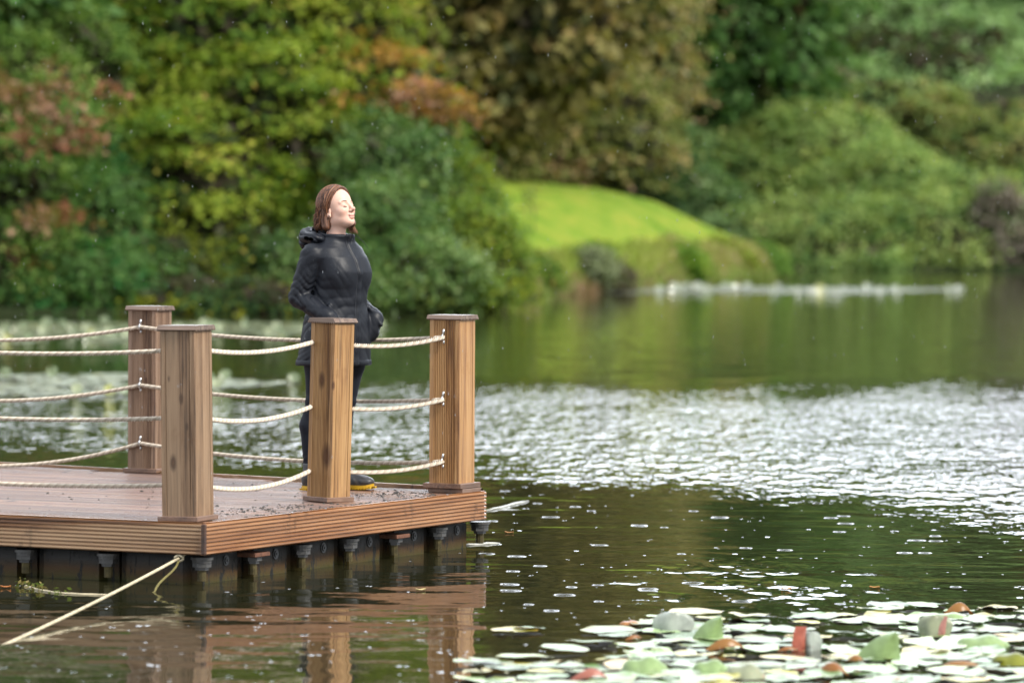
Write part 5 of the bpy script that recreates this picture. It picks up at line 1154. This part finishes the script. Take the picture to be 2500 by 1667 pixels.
for a in [(1647, 1548, 90, 48, 'upright', 'pad_grey', 'rounded pale grey leaf standing upright at the back of the front raft', 1, .1),
          (1735, 1566, 80, 55, 'blade', 'pad_lime', 'slim pale green leaf leaning right beside the grey upright one', 2, .2),
          (1765, 1590, 84, 36, 'fold', 'pad_org', 'orange brown folded leaf with a pale lip, right of the grey upright leaf', 3, .3),
          (1965, 1588, 40, 52, 'blade', 'pad_red', 'narrow red edged leaf standing upright in mid raft', 4, 1.2),
          (1985, 1588, 50, 42, 'upright', 'pad_grey', 'small grey leaf behind the narrow red edged one', 14, .2),
          (2150, 1612, 110, 62, 'blade', 'pad_lime', 'large pale green pointed leaf leaning right in the middle of the raft', 5, .1),
          (2280, 1553, 76, 46, 'upright', 'pad_moss', 'grey green curled leaf standing at the back right of the raft', 6, -.2),
          (2307, 1553, 30, 44, 'blade', 'pad_pink', 'pink lipped sliver beside the grey green curled leaf', 7, .8),
          (2335, 1502, 60, 34, 'fold', 'pad_org', 'rusty pointed leaf rising highest at the back right of the raft', 8, .3),
          (2320, 1512, 80, 14, 'dome', 'pad_lime', 'soft green half raised leaf under the rusty pointed one', 9, .0),
          (2025, 1649, 66, 36, 'fold', 'pad_olive', 'olive green oval cupped leaf near the bottom edge', 10, -.3),
          (1575, 1640, 104, 32, 'dome', 'pad_lime', 'light green domed leaf left of centre near the bottom', 11, 0),
          (1735, 1643, 84, 28, 'dome', 'pad_lime', 'green domed leaf with a dark right end near the bottom', 12, .2),
          (1435, 1662, 78, 34, 'fold', 'pad_pink', 'pinkish red folded leaf at the bottom left of the raft', 13, .2),
          (1820, 1655, 90, 30, 'dome', 'pad_moss', 'dull grey green domed leaf at the bottom centre', 15, 0),
          (2345, 1630, 84, 26, 'scroll', 'pad_org', 'curled orange and brown withered leaf on the right of the raft', 16, .2),
          (2470, 1622, 90, 24, 'dome', 'pad_olive', 'bright olive leaf at the right picture edge', 17, 0),
          (2400, 1580, 120, 26, 'dome', 'pad_lime', 'wide pale domed leaf toward the right edge', 18, 0),
          (1545, 1562, 40, 14, 'fold', 'pad_olive', 'small yellow olive folded leaf at the back left of the raft', 19, .5),
          (1920, 1590, 45, 14, 'fold', 'pad_olive', 'thin olive sliver left of the narrow red edged leaf', 20, .3),
          (2085, 1620, 40, 24, 'fold', 'pad_org', 'small mustard leaf left of the large pale pointed one', 21, -.3),
          (1540, 1525, 50, 8, 'dome', 'pad_org', 'orange rimmed flat leaf at the back left tip of the raft', 22, 0),
          (2190, 1668, 50, 16, 'fold', 'pad_red', 'dark red brown leaf cut by the bottom picture edge', 23, .2)]:
    curled(*a)
# the far rafts of pads: too many and too blurred to count
V = []; F = []; C_ = []
def raft(n, fn, rr_, cols_, wts_, tilt=.035):
    k = 0; q_ = 0
    while k < n and q_ < n * 40:
        q_ += 1; p = fn()
        if p is None: continue
        k += 1; r = rr_ * rl.uniform(.7, 1.3); b0 = len(V); tx, ty = rl.gauss(0, tilt), rl.gauss(0, tilt); up_ = rl.random() < .004
        c = rl.choices(cols_, wts_)[0]; f_ = rl.uniform(.85, 1.15); m_ = 7; z0 = .003 + rl.uniform(0, .004); a0 = rl.uniform(0, 6.28)
        for i in range(m_):
            a = a0 + 5.7 * i / (m_ - 1); x, y = math.cos(a) * r, math.sin(a) * r
            z = z0 + tx * x + ty * y + (.0 if not up_ else .09 * (1 + math.sin(a)) * .6)
            V.append((p.x + x, p.y + y * (.4 if up_ else 1), z)); C_.append(tuple(v_ * f_ for v_ in c))
        V.append((p.x, p.y, z0)); C_.append(tuple(v_ * f_ for v_ in c))
        F.extend([(b0 + m_, b0 + i, b0 + i + 1) for i in range(m_ - 1)])
pg, pp, py_, pr = (.14, .18, .09), (.24, .27, .16), (.27, .28, .09), (.3, .17, .06)
def f1():
    px, py = rl.uniform(-260, 1065), rl.uniform(775, 852)
    lim = 830 - max(0, px - 420) * .05; edge = 788 + max(0, px - 900) * .25
    if py > lim + 8 * math.sin(px * .03) or py < edge: return None
    if px > 560 and rl.random() < .25: return None
    return on_plane(px, py, 0)
def f2():
    px = rl.uniform(-300, 720); c = 942 - .010 * px; hh = 27 * (1 - max(0, px - 300) / 420) if px > 300 else 27
    py = rl.uniform(c - hh, c + hh)
    if math.sin(px * .021 + 1) * math.sin(py * .16) < -.35 and rl.random() < .8: return None
    if px > 420 and rl.random() < .35: return None
    return on_plane(px, py, 0)
def f3():
    px = rl.uniform(1400, 2345); e = min(1, (px - 1400) / 120, (2345 - px) / 260); c = 709 + 1.5 * math.sin(px * .01); hh = 1.5 + 6.5 * max(0, e)
    return on_plane(px, rl.uniform(c - hh, c + hh * .9), 0)
raft(13000, f1, .065, (pg, pp, py_, pr), (4, 4, .45, .2)); raft(4400, f2, .06, (pg, pp, py_, pr), (4, 4, .6, .1)); raft(9500, f3, .10, ((.19, .22, .16), (.27, .30, .24), py_, pr), (3, 4, .4, .3), .012)
o = mk('distant_lily_pads', V, F, vcol('far_pads', .35, spec=.45, coat=.25), colr=np.array(C_)); tag(o, 'pale rafts of far lily pads beyond the deck and off the lawn point', 'lily pads', kind='stuff')
# duckweed and blossom scraps between the front pads
V = []; F = []; C_ = []
for _ in range(900):
    px, py = rl.uniform(1450, 2700), rl.uniform(1495, 1750)
    if not inside(px, py): continue
    p = on_plane(px, py, 0); r = rl.uniform(.003, .009); b0 = len(V); a0 = rl.uniform(0, 3)
    for i in range(5): V.append((p.x + r * math.cos(a0 + i * 1.256), p.y + r * math.sin(a0 + i * 1.256), .024 + rl.uniform(-.002, .002))); C_.append(rl.choice([(.35, .35, .28), (.2, .14, .05), (.14, .2, .04), (.05, .04, .03)]))
    F.append(tuple(range(b0, b0 + 5)))
tag(mk('pad_debris', V, F, vcol('debris', .5), colr=np.array(C_)), 'tiny scraps of petal and leaf scattered over the front raft of pads', 'debris', kind='stuff')
# ------------------------------------------------------------------ rain: bubbles and rings on the water, falling drops
V = []; F = []
def dome(x, y, r, h):
    b0 = len(V); n = 12
    for k, (q, zz) in enumerate(((1.0, .0005), (.86, .55), (.5, .9))):
        for i in range(n): V.append((x + r * q * math.cos(i * 2 * math.pi / n), y + r * q * math.sin(i * 2 * math.pi / n), h * zz))
    V.append((x, y, h))
    for k in range(2):
        for i in range(n): j = (i + 1) % n; F.append((b0 + k * n + i, b0 + k * n + j, b0 + (k + 1) * n + j, b0 + (k + 1) * n + i))
    for i in range(n): F.append((b0 + 2 * n + i, b0 + 2 * n + (i + 1) % n, b0 + 3 * n))
k = 0
while k < 430:
    px = rl.uniform(-100, 2600); py = 1110 + 600 * rl.random() ** .8
    q = on_plane(px, py, 0); L_ = q - P0
    if L_.dot(E1) > .0 and L_.dot(E2) > 0 and L_.dot(E1) < 3.7: continue
    if inside(px, py) and px > 1480: continue
    if px < 1180 and py < 1500 and rl.random() < .75: continue
    r = rl.uniform(.004, .009) * (1.9 if rl.random() < .15 else 1); dome(q.x, q.y, r, r * .13); k += 1
    if rl.random() < .15: dome(q.x + r * 2.2, q.y + rl.uniform(-.03, .03), r * .8, r * .12)
bm, t, b = newmat('bubble_foam'); b.inputs['Base Color'].default_value = (.30, .33, .36, 1); b.inputs['Roughness'].default_value = .12; b.inputs['Coat Weight'].default_value = 1
tag(mk('rain_bubbles', V, F, bm, smooth=True), 'small white bubbles and splashes left by raindrops all over the near water', 'bubbles', kind='stuff')
V = []; F = []
def ringw(x, y, r, h):
    b0 = len(V); n = 26
    for q, zz in ((-.35, 0), (-.1, 1), (.1, 1), (.35, 0)):
        for i in range(n): V.append((x + (r + q * h * 9) * math.cos(i * 2 * math.pi / n), y + (r + q * h * 9) * math.sin(i * 2 * math.pi / n), h * zz + .0003))
    for k_ in range(3):
        for i in range(n): j = (i + 1) % n; F.append((b0 + k_ * n + i, b0 + k_ * n + j, b0 + (k_ + 1) * n + j, b0 + (k_ + 1) * n + i))
for _ in range(60):
    px, py = rl.uniform(1150, 2550), rl.uniform(1180, 1500); q = on_plane(px, py, 0)
    if inside(px, py): continue
    r = rl.uniform(.02, .055); ringw(q.x, q.y, r, .0016)
    if rl.random() < .4: ringw(q.x, q.y, r * .55, .0016)
tag(mk('rain_rings', V, F, wm, smooth=True), 'ring ripples spreading where raindrops hit the near water', 'ripples', kind='stuff')
dm, t, b = newmat('raindrop'); b.inputs['Base Color'].default_value = (.6, .63, .66, 1); b.inputs['Roughness'].default_value = .05; b.inputs['IOR'].default_value = 1.33; b.inputs['Transmission Weight'].default_value = .5
V = []; F = []
for _ in range(950):
    Y = 20 + 14 * rl.random(); p = at_depth(rl.uniform(-300, 2800), rl.uniform(-200, 1300), Y)
    if p.z < .45: continue
    r = rl.uniform(.0006, .0013); h = r * rl.uniform(6, 12); b0 = len(V); tl_ = rl.uniform(-.06, .10)
    V += [(p.x + tl_ * h, p.y, p.z + h)] + [(p.x + r * math.cos(i * 1.5708), p.y + r * math.sin(i * 1.5708), p.z) for i in range(4)] + [(p.x - tl_ * h * .6, p.y, p.z - h * .6)]
    for i in range(4): j = (i + 1) % 4; F += [(b0, b0 + 1 + i, b0 + 1 + j), (b0 + 5, b0 + 1 + j, b0 + 1 + i)]
tag(mk('falling_rain', V, F, dm, smooth=True), 'fine raindrops falling through the air over the lake', 'rain', kind='stuff')
# floating fallen leaves
for (px, py, c_, lb) in ((1920, 1440, (.5, .22, .05), 'orange fallen leaf afloat in open water left of the white patch'), (2135, 1436, (.45, .22, .06), 'tan fallen leaf afloat in the white patch'), (14, 1435, (.4, .14, .03), 'rust fallen leaf afloat at the left picture edge'), (1027, 1442, (.55, .45, .2), 'straw coloured fallen leaf below the deck corner'), (1243, 1302, (.4, .2, .07), 'small brown fallen leaf right of the deck end')):
    q = on_plane(px, py, 0); Vv = []; L = .026
    for i in range(9):
        u = -1 + i / 4; w_ = .42 * (1 - u * u) ** .7; Vv += [(u * L, -w_ * L, .003 + .006 * u * u + .004), (u * L, 0, .003), (u * L, w_ * L, .003 + .006 * u * u + .006)]
    Ff = [(i * 3 + j, i * 3 + 3 + j, i * 3 + 4 + j, i * 3 + 1 + j) for i in range(8) for j in range(2)]
    o = mk('fallen_leaf', Vv, Ff, plain('dry_leaf', c_, .6), smooth=True, loc=q); o.rotation_euler = (0, 0, rl.uniform(-.5, .5)); tag(o, lb, 'leaf', 'fallen leaves on the water')
# twig wake beside the deck end
for (pa, pb, lb) in (((1188, 1246), (1290, 1222), 'pale twig floating by the right deck corner, pointing away'), ((1130, 1330), (1220, 1325), 'pale stick end floating under the right deck corner')):
    a_, b2 = on_plane(*pa, .004), on_plane(*pb, .004); mb = MB(); mb.tube([a_.lerp(b2, i / 6) + Vector((0, 0, .002 * math.sin(i * 2))) for i in range(7)], [.004, .006, .007, .007, .008, .009, .004], 6)
    o = mb.build('floating_twig', plain('wet_twig', (.42, .42, .38), .3), smooth=True); tag(o, lb, 'twig', 'twigs on the water')
for m in bpy.data.materials: m.use_backface_culling = False
